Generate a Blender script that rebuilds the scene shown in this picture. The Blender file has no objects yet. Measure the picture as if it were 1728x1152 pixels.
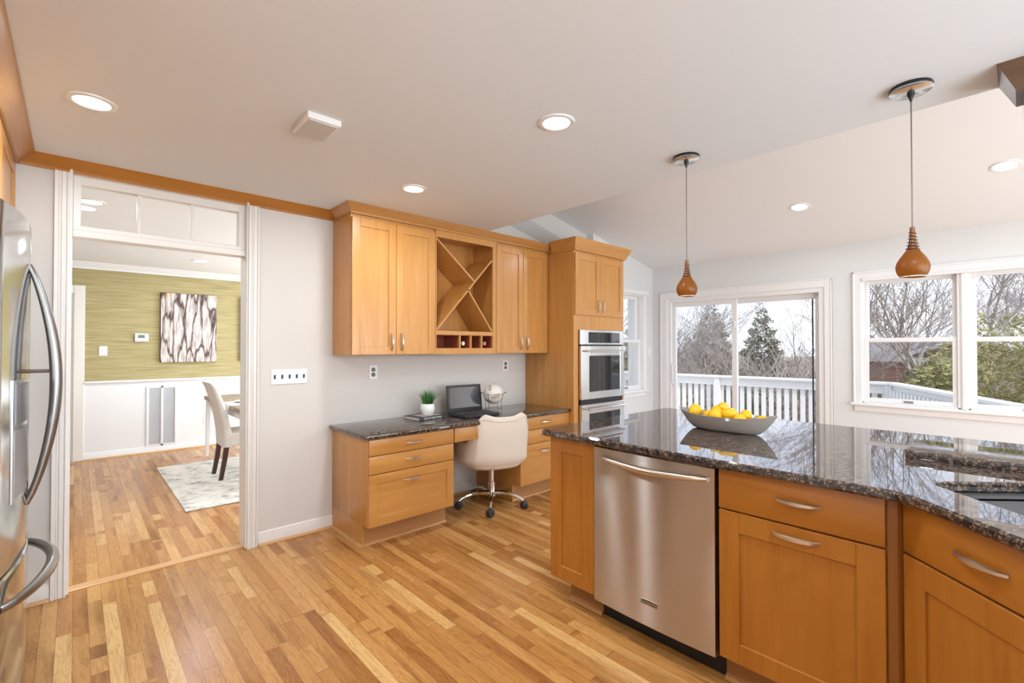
import bpy, bmesh, math, random
from mathutils import Vector, Matrix, noise
PI = math.pi
S = bpy.context.scene
C = S.collection
R = math.radians

# ------------------------------------------------------------------ camera, world, exposure
cam_d = bpy.data.cameras.new('camera'); cam = bpy.data.objects.new('camera', cam_d); C.objects.link(cam)
cam.location = (0, 0, 1.36)
cam_d.sensor_width = 36; cam_d.lens = 36 * 795.7 / 1728; cam_d.clip_start = 0.05; cam_d.clip_end = 500
_y, _p = R(47.2127), R(0.6902)
cam.rotation_euler = Vector((math.cos(_y) * math.cos(_p), math.sin(_y) * math.cos(_p), math.sin(_p))).to_track_quat('-Z', 'Y').to_euler()
S.camera = cam
S.view_settings.view_transform = 'Standard'; S.view_settings.look = 'None'
S.view_settings.gamma = 1; S.view_settings.use_curve_mapping = False
S.view_settings.exposure = 0.0

W = bpy.data.worlds.new('world'); S.world = W; W.use_nodes = True
nt = W.node_tree; nt.nodes.clear()
def nd(nt, t, **kw):
    n = nt.nodes.new(t)
    for k, v in kw.items(): setattr(n, k, v)
    return n
tc = nd(nt, 'ShaderNodeTexCoord'); sep = nd(nt, 'ShaderNodeSeparateXYZ'); nt.links.new(tc.outputs['Generated'], sep.inputs[0])
rmp = nd(nt, 'ShaderNodeValToRGB'); nt.links.new(sep.outputs['Z'], rmp.inputs[0])
rmp.color_ramp.elements[0].position = 0.0; rmp.color_ramp.elements[0].color = (0.74, 0.80, 0.90, 1)
rmp.color_ramp.elements[1].position = 0.55; rmp.color_ramp.elements[1].color = (0.47, 0.62, 0.93, 1)
nz = nd(nt, 'ShaderNodeTexNoise'); nz.inputs['Scale'].default_value = 3.0; nz.inputs['Detail'].default_value = 6
mpn = nd(nt, 'ShaderNodeMapping'); mpn.inputs['Scale'].default_value = (1, 1, 3)
nt.links.new(tc.outputs['Generated'], mpn.inputs[0]); nt.links.new(mpn.outputs[0], nz.inputs['Vector'])
cr2 = nd(nt, 'ShaderNodeValToRGB'); nt.links.new(nz.outputs['Fac'], cr2.inputs[0])
cr2.color_ramp.elements[0].position = 0.42; cr2.color_ramp.elements[1].position = 0.62
mx = nd(nt, 'ShaderNodeMixRGB'); mx.inputs['Color2'].default_value = (0.90, 0.93, 0.98, 1)
nt.links.new(cr2.outputs[0], mx.inputs[0]); nt.links.new(rmp.outputs[0], mx.inputs['Color1'])
bg = nd(nt, 'ShaderNodeBackground'); bg.inputs['Strength'].default_value = 2.2
nt.links.new(mx.outputs[0], bg.inputs[0])
wo = nd(nt, 'ShaderNodeOutputWorld'); nt.links.new(bg.outputs[0], wo.inputs[0])

def lamp(name, typ, loc, energy, color=(1, 1, 1), rot=(0, 0, 0), parent=None, **kw):
    d = bpy.data.lights.new(name, typ); d.energy = energy; d.color = color
    for k, v in kw.items(): setattr(d, k, v)
    o = bpy.data.objects.new(name, d); C.objects.link(o); o.location = loc; o.rotation_euler = rot
    if parent: o.parent = parent
    return o
sun = lamp('sun', 'SUN', (0, -10, 20), 3.6, (1.0, 0.95, 0.88), angle=R(1.0))
sun.rotation_euler = Vector((0.22, 0.72, -0.62)).to_track_quat('-Z', 'Y').to_euler()
CAN_W = 11.5          # recessed lamp power
# fill lamps at added unseen windows behind the camera; dining room window daylight
lamp('rear_fill', 'AREA', (1.2, -2.58, 1.12), 118, (0.84, 0.93, 1.0), (R(90), 0, 0), shape='RECTANGLE', size=3.4, size_y=1.95)
lamp('sunroom_fill', 'AREA', (4.1, -2.58, 1.12), 55, (0.86, 0.94, 1.0), (R(90), 0, 0), shape='RECTANGLE', size=1.6, size_y=1.95)
lamp('dining_window_daylight', 'AREA', (4.18, 5.6, 1.25), 165, (0.88, 0.95, 1.0), (R(90), 0, R(90)), shape='RECTANGLE', size=2.4, size_y=1.5)

lamp('outdoor_fill', 'AREA', (11.5, 1.2, 7.5), 520, (0.93, 0.97, 1.0), Vector((-5.5, 0.4, -6.0)).to_track_quat('-Z', 'Y').to_euler(), shape='RECTANGLE', size=7, size_y=5)  # added area lamp outdoors, boosting the daylight that enters the windows

# ------------------------------------------------------------------ materials
MATS = {}
def newmat(name):
    m = bpy.data.materials.new(name); m.use_nodes = True
    nt = m.node_tree; b = nt.nodes['Principled BSDF']
    return m, nt, b
def pm(name, col, rough=0.5, metal=0.0, ior=1.5, bump=0, bscale=200, coat=0, var=0, vscale=8, **kw):
    if name in MATS: return MATS[name]
    m, nt, b = newmat(name)
    b.inputs['Base Color'].default_value = (*col, 1); b.inputs['Roughness'].default_value = rough
    b.inputs['Metallic'].default_value = metal; b.inputs['IOR'].default_value = ior
    if coat: b.inputs['Coat Weight'].default_value = coat; b.inputs['Coat Roughness'].default_value = 0.1
    if var:
        t = nd(nt, 'ShaderNodeTexCoord'); n = nd(nt, 'ShaderNodeTexNoise'); n.inputs['Scale'].default_value = vscale; n.inputs['Detail'].default_value = 4
        nt.links.new(t.outputs['Object'], n.inputs['Vector'])
        h = nd(nt, 'ShaderNodeMixRGB'); nt.links.new(n.outputs['Fac'], h.inputs[0])
        h.inputs[1].default_value = (*[c * (1 - var) for c in col], 1); h.inputs[2].default_value = (*[min(1, c * (1 + var)) for c in col], 1)
        nt.links.new(h.outputs[0], b.inputs['Base Color'])
    if bump:
        t = nd(nt, 'ShaderNodeTexCoord'); n = nd(nt, 'ShaderNodeTexNoise'); n.inputs['Scale'].default_value = bscale
        nt.links.new(t.outputs['Object'], n.inputs['Vector'])
        bp = nd(nt, 'ShaderNodeBump'); bp.inputs['Strength'].default_value = bump; bp.inputs['Distance'].default_value = 0.002
        nt.links.new(n.outputs['Fac'], bp.inputs['Height']); nt.links.new(bp.outputs[0], b.inputs['Normal'])
    for k, v in kw.items(): b.inputs[k].default_value = v
    MATS[name] = m
    return m
def wood(name, c1, c2, c3, axis='Z', rough=0.32, scale=1.0, coat=0.25):
    """clear-finished maple: long soft grain along one axis"""
    if name in MATS: return MATS[name]
    m, nt, b = newmat(name)
    t = nd(nt, 'ShaderNodeTexCoord'); mp = nd(nt, 'ShaderNodeMapping')
    s = {'X': (1.2, 14, 14), 'Y': (14, 1.2, 14), 'Z': (14, 14, 1.2)}[axis]
    mp.inputs['Scale'].default_value = [v * scale for v in s]
    nt.links.new(t.outputs['Object'], mp.inputs[0])
    n = nd(nt, 'ShaderNodeTexNoise'); n.inputs['Scale'].default_value = 1.6; n.inputs['Detail'].default_value = 8; n.inputs['Distortion'].default_value = 0.6
    nt.links.new(mp.outputs[0], n.inputs['Vector'])
    n2 = nd(nt, 'ShaderNodeTexNoise'); n2.inputs['Scale'].default_value = 2.2; n2.inputs['Detail'].default_value = 3
    nt.links.new(t.outputs['Object'], n2.inputs['Vector'])
    r = nd(nt, 'ShaderNodeValToRGB'); nt.links.new(n.outputs['Fac'], r.inputs[0])
    r.color_ramp.elements[0].position = 0.3; r.color_ramp.elements[0].color = (*c1, 1)
    r.color_ramp.elements[1].position = 0.68; r.color_ramp.elements[1].color = (*c2, 1)
    x = nd(nt, 'ShaderNodeMixRGB'); x.inputs[2].default_value = (*c3, 1)
    mr = nd(nt, 'ShaderNodeMapRange'); mr.inputs[1].default_value = 0.4; mr.inputs[2].default_value = 0.75; mr.inputs[4].default_value = 0.6
    nt.links.new(n2.outputs['Fac'], mr.inputs[0]); nt.links.new(mr.outputs[0], x.inputs[0]); nt.links.new(r.outputs[0], x.inputs[1])
    nt.links.new(x.outputs[0], b.inputs['Base Color'])
    b.inputs['Roughness'].default_value = rough; b.inputs['Coat Weight'].default_value = coat; b.inputs['Coat Roughness'].default_value = 0.18
    MATS[name] = m
    return m
MAPLE = wood('maple', (0.50, 0.225, 0.052), (0.61, 0.30, 0.082), (0.55, 0.255, 0.062))
MAPLE_X = wood('maple_across', (0.50, 0.225, 0.052), (0.61, 0.30, 0.082), (0.55, 0.255, 0.062), 'X')
MAPLE_Y = wood('maple_deep', (0.50, 0.225, 0.052), (0.61, 0.30, 0.082), (0.55, 0.255, 0.062), 'Y')
CROWN = wood('maple_crown', (0.42, 0.165, 0.026), (0.50, 0.21, 0.04), (0.45, 0.18, 0.03), 'X')
MAPLE_SHADE = ((0.38, 0.132, 0.013), (0.46, 0.176, 0.022), (0.41, 0.148, 0.016))  # same maple, darkened: the shade on the peninsula fronts is in the colour
MAPLE_P = wood('maple_island_shaded', *MAPLE_SHADE); MAPLE_SHADED_Y = wood('maple_island_shaded_deep', *MAPLE_SHADE, 'Y')
MAPLE_BACKLIT = wood('maple_backlit', (0.10, 0.052, 0.028), (0.15, 0.08, 0.045), (0.12, 0.06, 0.03), 'Y')  # maple seen against the light, its shade painted in as dark brown
OAKTRIM = wood('oak_trim', (0.55, 0.28, 0.10), (0.68, 0.40, 0.17), (0.6, 0.33, 0.12), 'X')
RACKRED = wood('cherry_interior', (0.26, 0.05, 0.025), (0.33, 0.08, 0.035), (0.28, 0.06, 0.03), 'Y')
DARKLEG = pm('espresso_wood', (0.05, 0.016, 0.012), 0.35)
TABLEW = wood('weathered_oak', (0.25, 0.19, 0.13), (0.38, 0.30, 0.22), (0.3, 0.24, 0.17), 'Y', 0.5, 1, 0)
WALL = pm('wall_paint', (0.69, 0.66, 0.62), 0.85, bump=0.05, bscale=400)
WALLR = pm('wall_paint_sunroom', (0.74, 0.755, 0.755), 0.85, bump=0.05, bscale=400)
CEIL = pm('ceiling_paint', (0.785, 0.825, 0.855), 0.9, bump=0.05, bscale=300)
VAULT = pm('vault_paint', (0.84, 0.86, 0.87), 0.9, bump=0.05, bscale=300)
TRIM = pm('white_trim_paint', (0.80, 0.765, 0.72), 0.35); TRIMW = pm('window_trim_paint', (0.84, 0.845, 0.845), 0.35)
VINYL = pm('white_vinyl', (0.84, 0.84, 0.84), 0.3)
WAINS = pm('wainscot_paint', (0.82, 0.825, 0.83), 0.45)
PLASTIC = pm('white_plastic', (0.85, 0.85, 0.84), 0.3)
BLACKP = pm('black_plastic', (0.012, 0.012, 0.013), 0.4)
DARKG = pm('dark_glass', (0.012, 0.014, 0.016), 0.04, ior=1.7)
RUBBER = pm('dark_grey_rubber', (0.035, 0.035, 0.037), 0.45)
LAPT = pm('laptop_shell', (0.022, 0.023, 0.026), 0.45)
KEYS = pm('laptop_keys', (0.055, 0.056, 0.06), 0.5)
CHROME = pm('chrome', (0.78, 0.78, 0.79), 0.07, 1.0)
NICKEL = pm('brushed_nickel', (0.74, 0.66, 0.56), 0.34, 1.0)
FABRIC = pm('cream_velvet', (0.80, 0.73, 0.63), 0.9, bump=0.15, bscale=900, **{'Sheen Weight': 0.35})
PIPING = pm('cream_piping', (0.62, 0.55, 0.46), 0.8)
LINEN = pm('linen', (0.74, 0.70, 0.65), 0.9, bump=0.25, bscale=900)
CERAM = pm('white_ceramic', (0.80, 0.79, 0.76), 0.3, bump=0.1, bscale=60)
BOWLC = pm('taupe_ceramic', (0.36, 0.32, 0.285), 0.12, coat=0.5)
LEMON = pm('lemon_peel', (0.90, 0.50, 0.008), 0.35, bump=0.35, bscale=220, var=0.10, vscale=14)
BRONZE = pm('bronze', (0.20, 0.095, 0.05), 0.4, 0.75)
BLACKM = pm('black_metal', (0.03, 0.03, 0.03), 0.4, 0.6)
WIREM = pm('grey_wire', (0.16, 0.15, 0.14), 0.4, 0.8)
SINKM = pm('charcoal_sink', (0.03, 0.03, 0.032), 0.5)
GRILLE = pm('grille_grey', (0.42, 0.42, 0.44), 0.5)
PAGES = pm('book_pages', (0.72, 0.64, 0.56), 0.8)
COVER = pm('book_cover', (0.05, 0.053, 0.06), 0.5, var=0.3, vscale=30)
GRASS = pm('plant_green', (0.055, 0.19, 0.035), 0.5, var=0.5, vscale=40)
SOIL = pm('soil', (0.03, 0.02, 0.012), 0.9)
CARPET = pm('stair_carpet', (0.27, 0.245, 0.23), 0.95, bump=0.5, bscale=300)
DECK = pm('deck_boards', (0.60, 0.60, 0.60), 0.7, var=0.12, vscale=6)
DECKW = pm('deck_paint', (0.62, 0.61, 0.585), 0.55, var=0.06, vscale=12)
BARK = pm('bark', (0.27, 0.235, 0.21), 0.9, var=0.35, vscale=9)  # bark lightened so that its colour carries the haze
BARK2 = pm('bark_pale', (0.36, 0.325, 0.30), 0.9, var=0.3, vscale=9)
BRUSH = pm('brush_twigs', (0.36, 0.31, 0.265), 0.9, var=0.4, vscale=3)  # twigs lightened for haze as well
NEEDLE = pm('evergreen_foliage', (0.13, 0.135, 0.06), 0.7, var=0.8, vscale=4)
NEEDLE2 = pm('evergreen_foliage_pale', (0.24, 0.225, 0.085), 0.7, var=0.75, vscale=3)
NEEDLE3 = pm('evergreen_foliage_far', (0.17, 0.185, 0.13), 0.8, var=0.5, vscale=1.2)
ROOFM = pm('roof_shingle', (0.20, 0.18, 0.17), 0.9, var=0.25, vscale=20)
GROUNDM = pm('winter_lawn', (0.30, 0.25, 0.17), 0.95, var=0.35, vscale=0.6)
def emis(name, col, st):
    m, nt, b = newmat(name)
    b.inputs['Base Color'].default_value = (0.9, 0.9, 0.9, 1); b.inputs['Emission Color'].default_value = (*col, 1); b.inputs['Emission Strength'].default_value = st
    return m
LENS = emis('lamp_lens', (1.0, 0.97, 0.92), 6.0)
LCD = pm('lcd_grey', (0.16, 0.19, 0.17), 0.3)

def oak_floor(name, tint=(1, 1, 1)):
    m, nt, b = newmat(name); L = nt.links.new
    t = nd(nt, 'ShaderNodeTexCoord'); sp = nd(nt, 'ShaderNodeSeparateXYZ'); L(t.outputs['Object'], sp.inputs[0])
    def mth(op, a, b_=None, c_=None):
        n = nd(nt, 'ShaderNodeMath', operation=op)
        for i, v in enumerate((a, b_, c_)):
            if v is None: continue
            if isinstance(v, (int, float)): n.inputs[i].default_value = v
            else: L(v, n.inputs[i])
        return n.outputs[0]
    xs = mth('DIVIDE', sp.outputs['X'], 0.0575); row = mth('FLOOR', xs); fx = mth('FRACT', xs)
    wn = nd(nt, 'ShaderNodeTexWhiteNoise', noise_dimensions='1D'); L(row, wn.inputs['W'])
    # boards of unequal length: every row has its own length and start
    ln = mth('MULTIPLY_ADD', wn.outputs['Value'], 0.85, 0.50)
    off = mth('MULTIPLY', wn.outputs['Value'], 37.7)
    ys = mth('ADD', mth('DIVIDE', sp.outputs['Y'], ln), off)
    wob = mth('MULTIPLY', mth('SINE', mth('MULTIPLY', mth('FLOOR', ys), 2.3)), 0.22)
    col = mth('FLOOR', mth('ADD', ys, wob)); fy = mth('FRACT', mth('ADD', ys, wob))
    cv = nd(nt, 'ShaderNodeCombineXYZ'); L(row, cv.inputs[0]); L(col, cv.inputs[1])
    w2 = nd(nt, 'ShaderNodeTexWhiteNoise', noise_dimensions='2D'); L(cv.outputs[0], w2.inputs['Vector'])
    r = nd(nt, 'ShaderNodeValToRGB'); L(w2.outputs['Value'], r.inputs[0]); e = r.color_ramp.elements
    stops = [(0.0, (0.34, 0.140, 0.036)), (0.15, (0.42, 0.188, 0.051)), (0.5, (0.49, 0.238, 0.069)), (0.8, (0.55, 0.285, 0.092)), (0.92, (0.62, 0.36, 0.13)), (1.0, (0.68, 0.43, 0.175))]
    e[0].position = stops[0][0]; e[0].color = (*stops[0][1], 1); e[1].position = 1.0; e[1].color = (*stops[-1][1], 1)
    for p, c in stops[1:-1]:
        q = e.new(p); q.color = (*c, 1)
    # grain, shifted per board
    sh = nd(nt, 'ShaderNodeVectorMath', operation='SCALE'); L(w2.outputs['Color'], sh.inputs[0]); sh.inputs['Scale'].default_value = 40
    ad = nd(nt, 'ShaderNodeVectorMath', operation='ADD'); L(t.outputs['Object'], ad.inputs[0]); L(sh.outputs[0], ad.inputs[1])
    mp = nd(nt, 'ShaderNodeMapping'); mp.inputs['Scale'].default_value = (26, 2.1, 1); L(ad.outputs[0], mp.inputs[0])
    n = nd(nt, 'ShaderNodeTexNoise'); n.inputs['Scale'].default_value = 1.0; n.inputs['Detail'].default_value = 6; n.inputs['Distortion'].default_value = 1.2; L(mp.outputs[0], n.inputs['Vector'])
    rings = mth('FRACT', mth('MULTIPLY', n.outputs['Fac'], 9.0))
    ring = mth('POWER', mth('ABSOLUTE', mth('SUBTRACT', mth('MULTIPLY', rings, 2.0), 1.0)), 2.0)
    n3 = nd(nt, 'ShaderNodeTexNoise'); n3.inputs['Scale'].default_value = 0.55; n3.inputs['Detail'].default_value = 3; L(mp.outputs[0], n3.inputs['Vector'])
    dark = nd(nt, 'ShaderNodeMapRange'); L(n3.outputs['Fac'], dark.inputs[0]); dark.inputs[1].default_value = 0.52; dark.inputs[2].default_value = 0.74; dark.inputs[3].default_value = 0; dark.inputs[4].default_value = 0.75
    x1 = nd(nt, 'ShaderNodeMixRGB', blend_type='MULTIPLY'); L(mth('MULTIPLY', ring, 0.6), x1.inputs[0]); L(r.outputs[0], x1.inputs[1]); x1.inputs[2].default_value = (0.62, 0.50, 0.38, 1)
    x2 = nd(nt, 'ShaderNodeMixRGB', blend_type='MULTIPLY'); L(dark.outputs[0], x2.inputs[0]); L(x1.outputs[0], x2.inputs[1]); x2.inputs[2].default_value = (0.45, 0.33, 0.24, 1)
    gx = mth('LESS_THAN', mth('ABSOLUTE', mth('SUBTRACT', fx, 0.5)), 0.486)
    gy = mth('LESS_THAN', mth('ABSOLUTE', mth('SUBTRACT', fy, 0.5)), 0.4985)
    gap = mth('MULTIPLY', gx, gy)
    x3 = nd(nt, 'ShaderNodeMixRGB'); L(gap, x3.inputs[0]); x3.inputs[1].default_value = (0.17, 0.075, 0.025, 1); L(x2.outputs[0], x3.inputs[2])
    x4 = nd(nt, 'ShaderNodeMixRGB', blend_type='MULTIPLY'); x4.inputs[0].default_value = 1; L(x3.outputs[0], x4.inputs[1]); x4.inputs[2].default_value = (*tint, 1)
    L(x4.outputs[0], b.inputs['Base Color'])
    b.inputs['Roughness'].default_value = 0.27; b.inputs['IOR'].default_value = 1.45
    bp = nd(nt, 'ShaderNodeBump'); bp.inputs['Strength'].default_value = 0.25; bp.inputs['Distance'].default_value = 0.0015; L(mth('ADD', gap, mth('MULTIPLY', n.outputs['Fac'], 0.25)), bp.inputs['Height']); L(bp.outputs[0], b.inputs['Normal'])
    return m
OAK = oak_floor('oak_strip_floor', (1.08, 1.09, 1.08)); OAK2 = oak_floor('oak_strip_floor_dining', (1.04, 1.03, 1.10))

def granite(name):
    m, nt, b = newmat(name); L = nt.links.new
    t = nd(nt, 'ShaderNodeTexCoord')
    n0 = nd(nt, 'ShaderNodeTexNoise'); n0.inputs['Scale'].default_value = 45; n0.inputs['Detail'].default_value = 3; L(t.outputs['Object'], n0.inputs['Vector'])
    sc = nd(nt, 'ShaderNodeVectorMath', operation='MULTIPLY_ADD'); L(n0.outputs['Color'], sc.inputs[0]); sc.inputs[1].default_value = (0.012, 0.012, 0.012); L(t.outputs['Object'], sc.inputs[2])
    v = nd(nt, 'ShaderNodeTexVoronoi', feature='F1'); v.inputs['Scale'].default_value = 68; v.inputs['Randomness'].default_value = 1; L(sc.outputs[0], v.inputs['Vector'])
    ve = nd(nt, 'ShaderNodeTexVoronoi', feature='DISTANCE_TO_EDGE'); ve.inputs['Scale'].default_value = 68; L(sc.outputs[0], ve.inputs['Vector'])
    spc = nd(nt, 'ShaderNodeSeparateColor'); L(v.outputs['Color'], spc.inputs[0])
    r = nd(nt, 'ShaderNodeValToRGB'); L(spc.outputs[0], r.inputs[0]); e = r.color_ramp.elements
    e[0].position = 0.0; e[0].color = (0.02, 0.017, 0.017, 1); e[1].position = 1.0; e[1].color = (0.225, 0.16, 0.115, 1)
    for p, c in ((0.20, (0.04, 0.03, 0.028)), (0.36, (0.125, 0.085, 0.062)), (0.7, (0.215, 0.152, 0.112))):
        q = e.new(p); q.color = (*c, 1)
    mr = nd(nt, 'ShaderNodeMapRange'); L(ve.outputs['Distance'], mr.inputs[0]); mr.inputs[1].default_value = 0.02; mr.inputs[2].default_value = 0.16
    x = nd(nt, 'ShaderNodeMixRGB'); L(mr.outputs[0], x.inputs[0]); x.inputs[1].default_value = (0.014, 0.012, 0.013, 1); L(r.outputs[0], x.inputs[2])
    n2 = nd(nt, 'ShaderNodeTexNoise'); n2.inputs['Scale'].default_value = 210; n2.inputs['Detail'].default_value = 3; L(t.outputs['Object'], n2.inputs['Vector'])
    x2 = nd(nt, 'ShaderNodeMixRGB', blend_type='MULTIPLY'); x2.inputs[0].default_value = 0.7; L(x.outputs[0], x2.inputs[1])
    r2 = nd(nt, 'ShaderNodeValToRGB'); L(n2.outputs['Fac'], r2.inputs[0]); r2.color_ramp.elements[0].position = 0.35; r2.color_ramp.elements[0].color = (0.45, 0.45, 0.48, 1); r2.color_ramp.elements[1].position = 0.65; r2.color_ramp.elements[1].color = (1.15, 1.1, 1.05, 1)
    L(r2.outputs[0], x2.inputs[2]); L(x2.outputs[0], b.inputs['Base Color'])
    b.inputs['Roughness'].default_value = 0.025; b.inputs['IOR'].default_value = 1.8
    return m
GRAN = granite('brown_granite')

def steel(name, col=(0.60, 0.575, 0.55), rough=0.3, aniso=0.75, axis='Z', streak=0.04):
    m, nt, b = newmat(name); L = nt.links.new
    b.inputs['Base Color'].default_value = (*col, 1); b.inputs['Metallic'].default_value = 1; b.inputs['Roughness'].default_value = rough
    b.inputs['Anisotropic'].default_value = aniso
    b.inputs['Anisotropic Rotation'].default_value = 0.25
    tg = nd(nt, 'ShaderNodeTangent', direction_type='RADIAL', axis=axis); L(tg.outputs[0], b.inputs['Tangent'])
    t = nd(nt, 'ShaderNodeTexCoord'); mp = nd(nt, 'ShaderNodeMapping'); mp.inputs['Scale'].default_value = (1.2, 1.2, 1500); L(t.outputs['Object'], mp.inputs[0])
    n = nd(nt, 'ShaderNodeTexNoise'); n.inputs['Scale'].default_value = 1; L(mp.outputs[0], n.inputs['Vector'])
    bp = nd(nt, 'ShaderNodeBump'); bp.inputs['Strength'].default_value = streak; bp.inputs['Distance'].default_value = 0.001; L(n.outputs['Fac'], bp.inputs['Height']); L(bp.outputs[0], b.inputs['Normal'])
    return m
def brushed(name, col, rough, an, rot):
    m = bpy.data.materials.new(name); m.use_nodes = True; nt = m.node_tree; nt.nodes.clear(); L = nt.links.new
    g = nd(nt, 'ShaderNodeBsdfAnisotropic'); g.inputs['Color'].default_value = (*col, 1); g.inputs['Roughness'].default_value = rough
    g.inputs['Anisotropy'].default_value = an; g.inputs['Rotation'].default_value = rot
    tg = nd(nt, 'ShaderNodeTangent', direction_type='RADIAL', axis='Z'); L(tg.outputs[0], g.inputs['Tangent'])
    o = nd(nt, 'ShaderNodeOutputMaterial'); L(g.outputs[0], o.inputs[0]); return m
STEEL = brushed('brushed_steel', (0.68, 0.63, 0.59), 0.26, 0.80, 0.0); STEELO = steel('oven_steel', (0.74, 0.74, 0.74), 0.22, 0.5); STEELF = steel('fridge_steel', (0.42, 0.415, 0.41), 0.10, 0.3)
HSTEEL = pm('satin_handle_steel', (0.30, 0.29, 0.28), 0.28, 1.0); DWH = pm('dishwasher_handle_steel', (0.66, 0.56, 0.46), 0.28, 1.0)

def glass_pane(name, tint=(1, 1, 1), refl=0.5):
    m = bpy.data.materials.new(name); m.use_nodes = True; nt = m.node_tree; nt.nodes.clear(); L = nt.links.new
    tr = nd(nt, 'ShaderNodeBsdfTransparent'); tr.inputs[0].default_value = (*tint, 1)
    gl = nd(nt, 'ShaderNodeBsdfGlossy'); gl.inputs['Roughness'].default_value = 0.01
    fr = nd(nt, 'ShaderNodeFresnel'); fr.inputs[0].default_value = 1.45
    mm = nd(nt, 'ShaderNodeMath', operation='MULTIPLY'); L(fr.outputs[0], mm.inputs[0]); mm.inputs[1].default_value = refl
    mx = nd(nt, 'ShaderNodeMixShader'); L(mm.outputs[0], mx.inputs[0]); L(tr.outputs[0], mx.inputs[1]); L(gl.outputs[0], mx.inputs[2])
    o = nd(nt, 'ShaderNodeOutputMaterial'); L(mx.outputs[0], o.inputs[0])
    return m
GLASS = glass_pane('window_glass'); 
def amber():
    m, nt, b = newmat('amber_glass')
    b.inputs['Base Color'].default_value = (0.26, 0.125, 0.022, 1); b.inputs['Roughness'].default_value = 0.35
    b.inputs['Subsurface Weight'].default_value = 0.0; b.inputs['Coat Weight'].default_value = 0.3
    tl = nd(nt, 'ShaderNodeBsdfTranslucent'); tl.inputs[0].default_value = (0.85, 0.47, 0.08, 1)
    mx = nd(nt, 'ShaderNodeMixShader'); mx.inputs[0].default_value = 0.62
    nt.links.new(b.outputs[0], mx.inputs[1]); nt.links.new(tl.outputs[0], mx.inputs[2]); nt.links.new(mx.outputs[0], nt.nodes['Material Output'].inputs[0])
    return m
AMBER = amber()

def grasscloth():
    m, nt, b = newmat('grasscloth'); L = nt.links.new
    t = nd(nt, 'ShaderNodeTexCoord'); mp = nd(nt, 'ShaderNodeMapping'); mp.inputs['Scale'].default_value = (2.2, 2.2, 110); L(t.outputs['Object'], mp.inputs[0])
    n = nd(nt, 'ShaderNodeTexNoise'); n.inputs['Scale'].default_value = 1.3; n.inputs['Detail'].default_value = 5; L(mp.outputs[0], n.inputs['Vector'])
    r = nd(nt, 'ShaderNodeValToRGB'); L(n.outputs['Fac'], r.inputs[0]); e = r.color_ramp.elements
    e[0].position = 0.28; e[0].color = (0.29, 0.24, 0.105, 1); e[1].position = 0.72; e[1].color = (0.53, 0.455, 0.25, 1)
    q = e.new(0.5); q.color = (0.42, 0.355, 0.17, 1)
    L(r.outputs[0], b.inputs['Base Color']); b.inputs['Roughness'].default_value = 0.8
    return m
GRASSC = grasscloth()
def bark_art():
    m, nt, b = newmat('bark_canvas'); L = nt.links.new
    t = nd(nt, 'ShaderNodeTexCoord'); mp = nd(nt, 'ShaderNodeMapping'); mp.inputs['Scale'].default_value = (7.5, 1, 1.1); L(t.outputs['Object'], mp.inputs[0])
    n0 = nd(nt, 'ShaderNodeTexNoise'); n0.inputs['Scale'].default_value = 2.2; n0.inputs['Detail'].default_value = 6; L(mp.outputs[0], n0.inputs['Vector'])
    ad = nd(nt, 'ShaderNodeVectorMath', operation='MULTIPLY_ADD'); L(n0.outputs['Color'], ad.inputs[0]); ad.inputs[1].default_value = (0.75, 0.4, 0.75); L(mp.outputs[0], ad.inputs[2])
    ve = nd(nt, 'ShaderNodeTexVoronoi', feature='DISTANCE_TO_EDGE'); ve.inputs['Scale'].default_value = 1.15; L(ad.outputs[0], ve.inputs['Vector'])
    n = nd(nt, 'ShaderNodeTexNoise'); n.inputs['Scale'].default_value = 5; n.inputs['Detail'].default_value = 8; L(mp.outputs[0], n.inputs['Vector'])
    r = nd(nt, 'ShaderNodeValToRGB'); L(n.outputs['Fac'], r.inputs[0]); e = r.color_ramp.elements
    e[0].position = 0.33; e[0].color = (0.34, 0.27, 0.25, 1); e[1].position = 0.55; e[1].color = (0.70, 0.63, 0.59, 1)
    mr = nd(nt, 'ShaderNodeMapRange'); L(ve.outputs['Distance'], mr.inputs[0]); mr.inputs[1].default_value = 0.01; mr.inputs[2].default_value = 0.09
    x = nd(nt, 'ShaderNodeMixRGB'); L(mr.outputs[0], x.inputs[0]); x.inputs[1].default_value = (0.07, 0.04, 0.035, 1); L(r.outputs[0], x.inputs[2])
    sp = nd(nt, 'ShaderNodeSeparateXYZ'); L(t.outputs['Object'], sp.inputs[0])
    # an ochre patch in the upper left corner of the print
    m1 = nd(nt, 'ShaderNodeMapRange'); L(sp.outputs['X'], m1.inputs[0]); m1.inputs[1].default_value = -0.25; m1.inputs[2].default_value = -0.20; m1.inputs[3].default_value = 1; m1.inputs[4].default_value = 0
    m2 = nd(nt, 'ShaderNodeMapRange'); L(sp.outputs['Z'], m2.inputs[0]); m2.inputs[1].default_value = 0.35; m2.inputs[2].default_value = 0.45
    mm = nd(nt, 'ShaderNodeMath', operation='MULTIPLY'); L(m1.outputs[0], mm.inputs[0]); L(m2.outputs[0], mm.inputs[1])
    x2 = nd(nt, 'ShaderNodeMixRGB', blend_type='MULTIPLY'); L(mm.outputs[0], x2.inputs[0]); L(x.outputs[0], x2.inputs[1]); x2.inputs[2].default_value = (1.0, 0.68, 0.38, 1)
    L(x2.outputs[0], b.inputs['Base Color']); b.inputs['Roughness'].default_value = 0.7
    return m
BARKART = bark_art()
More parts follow.
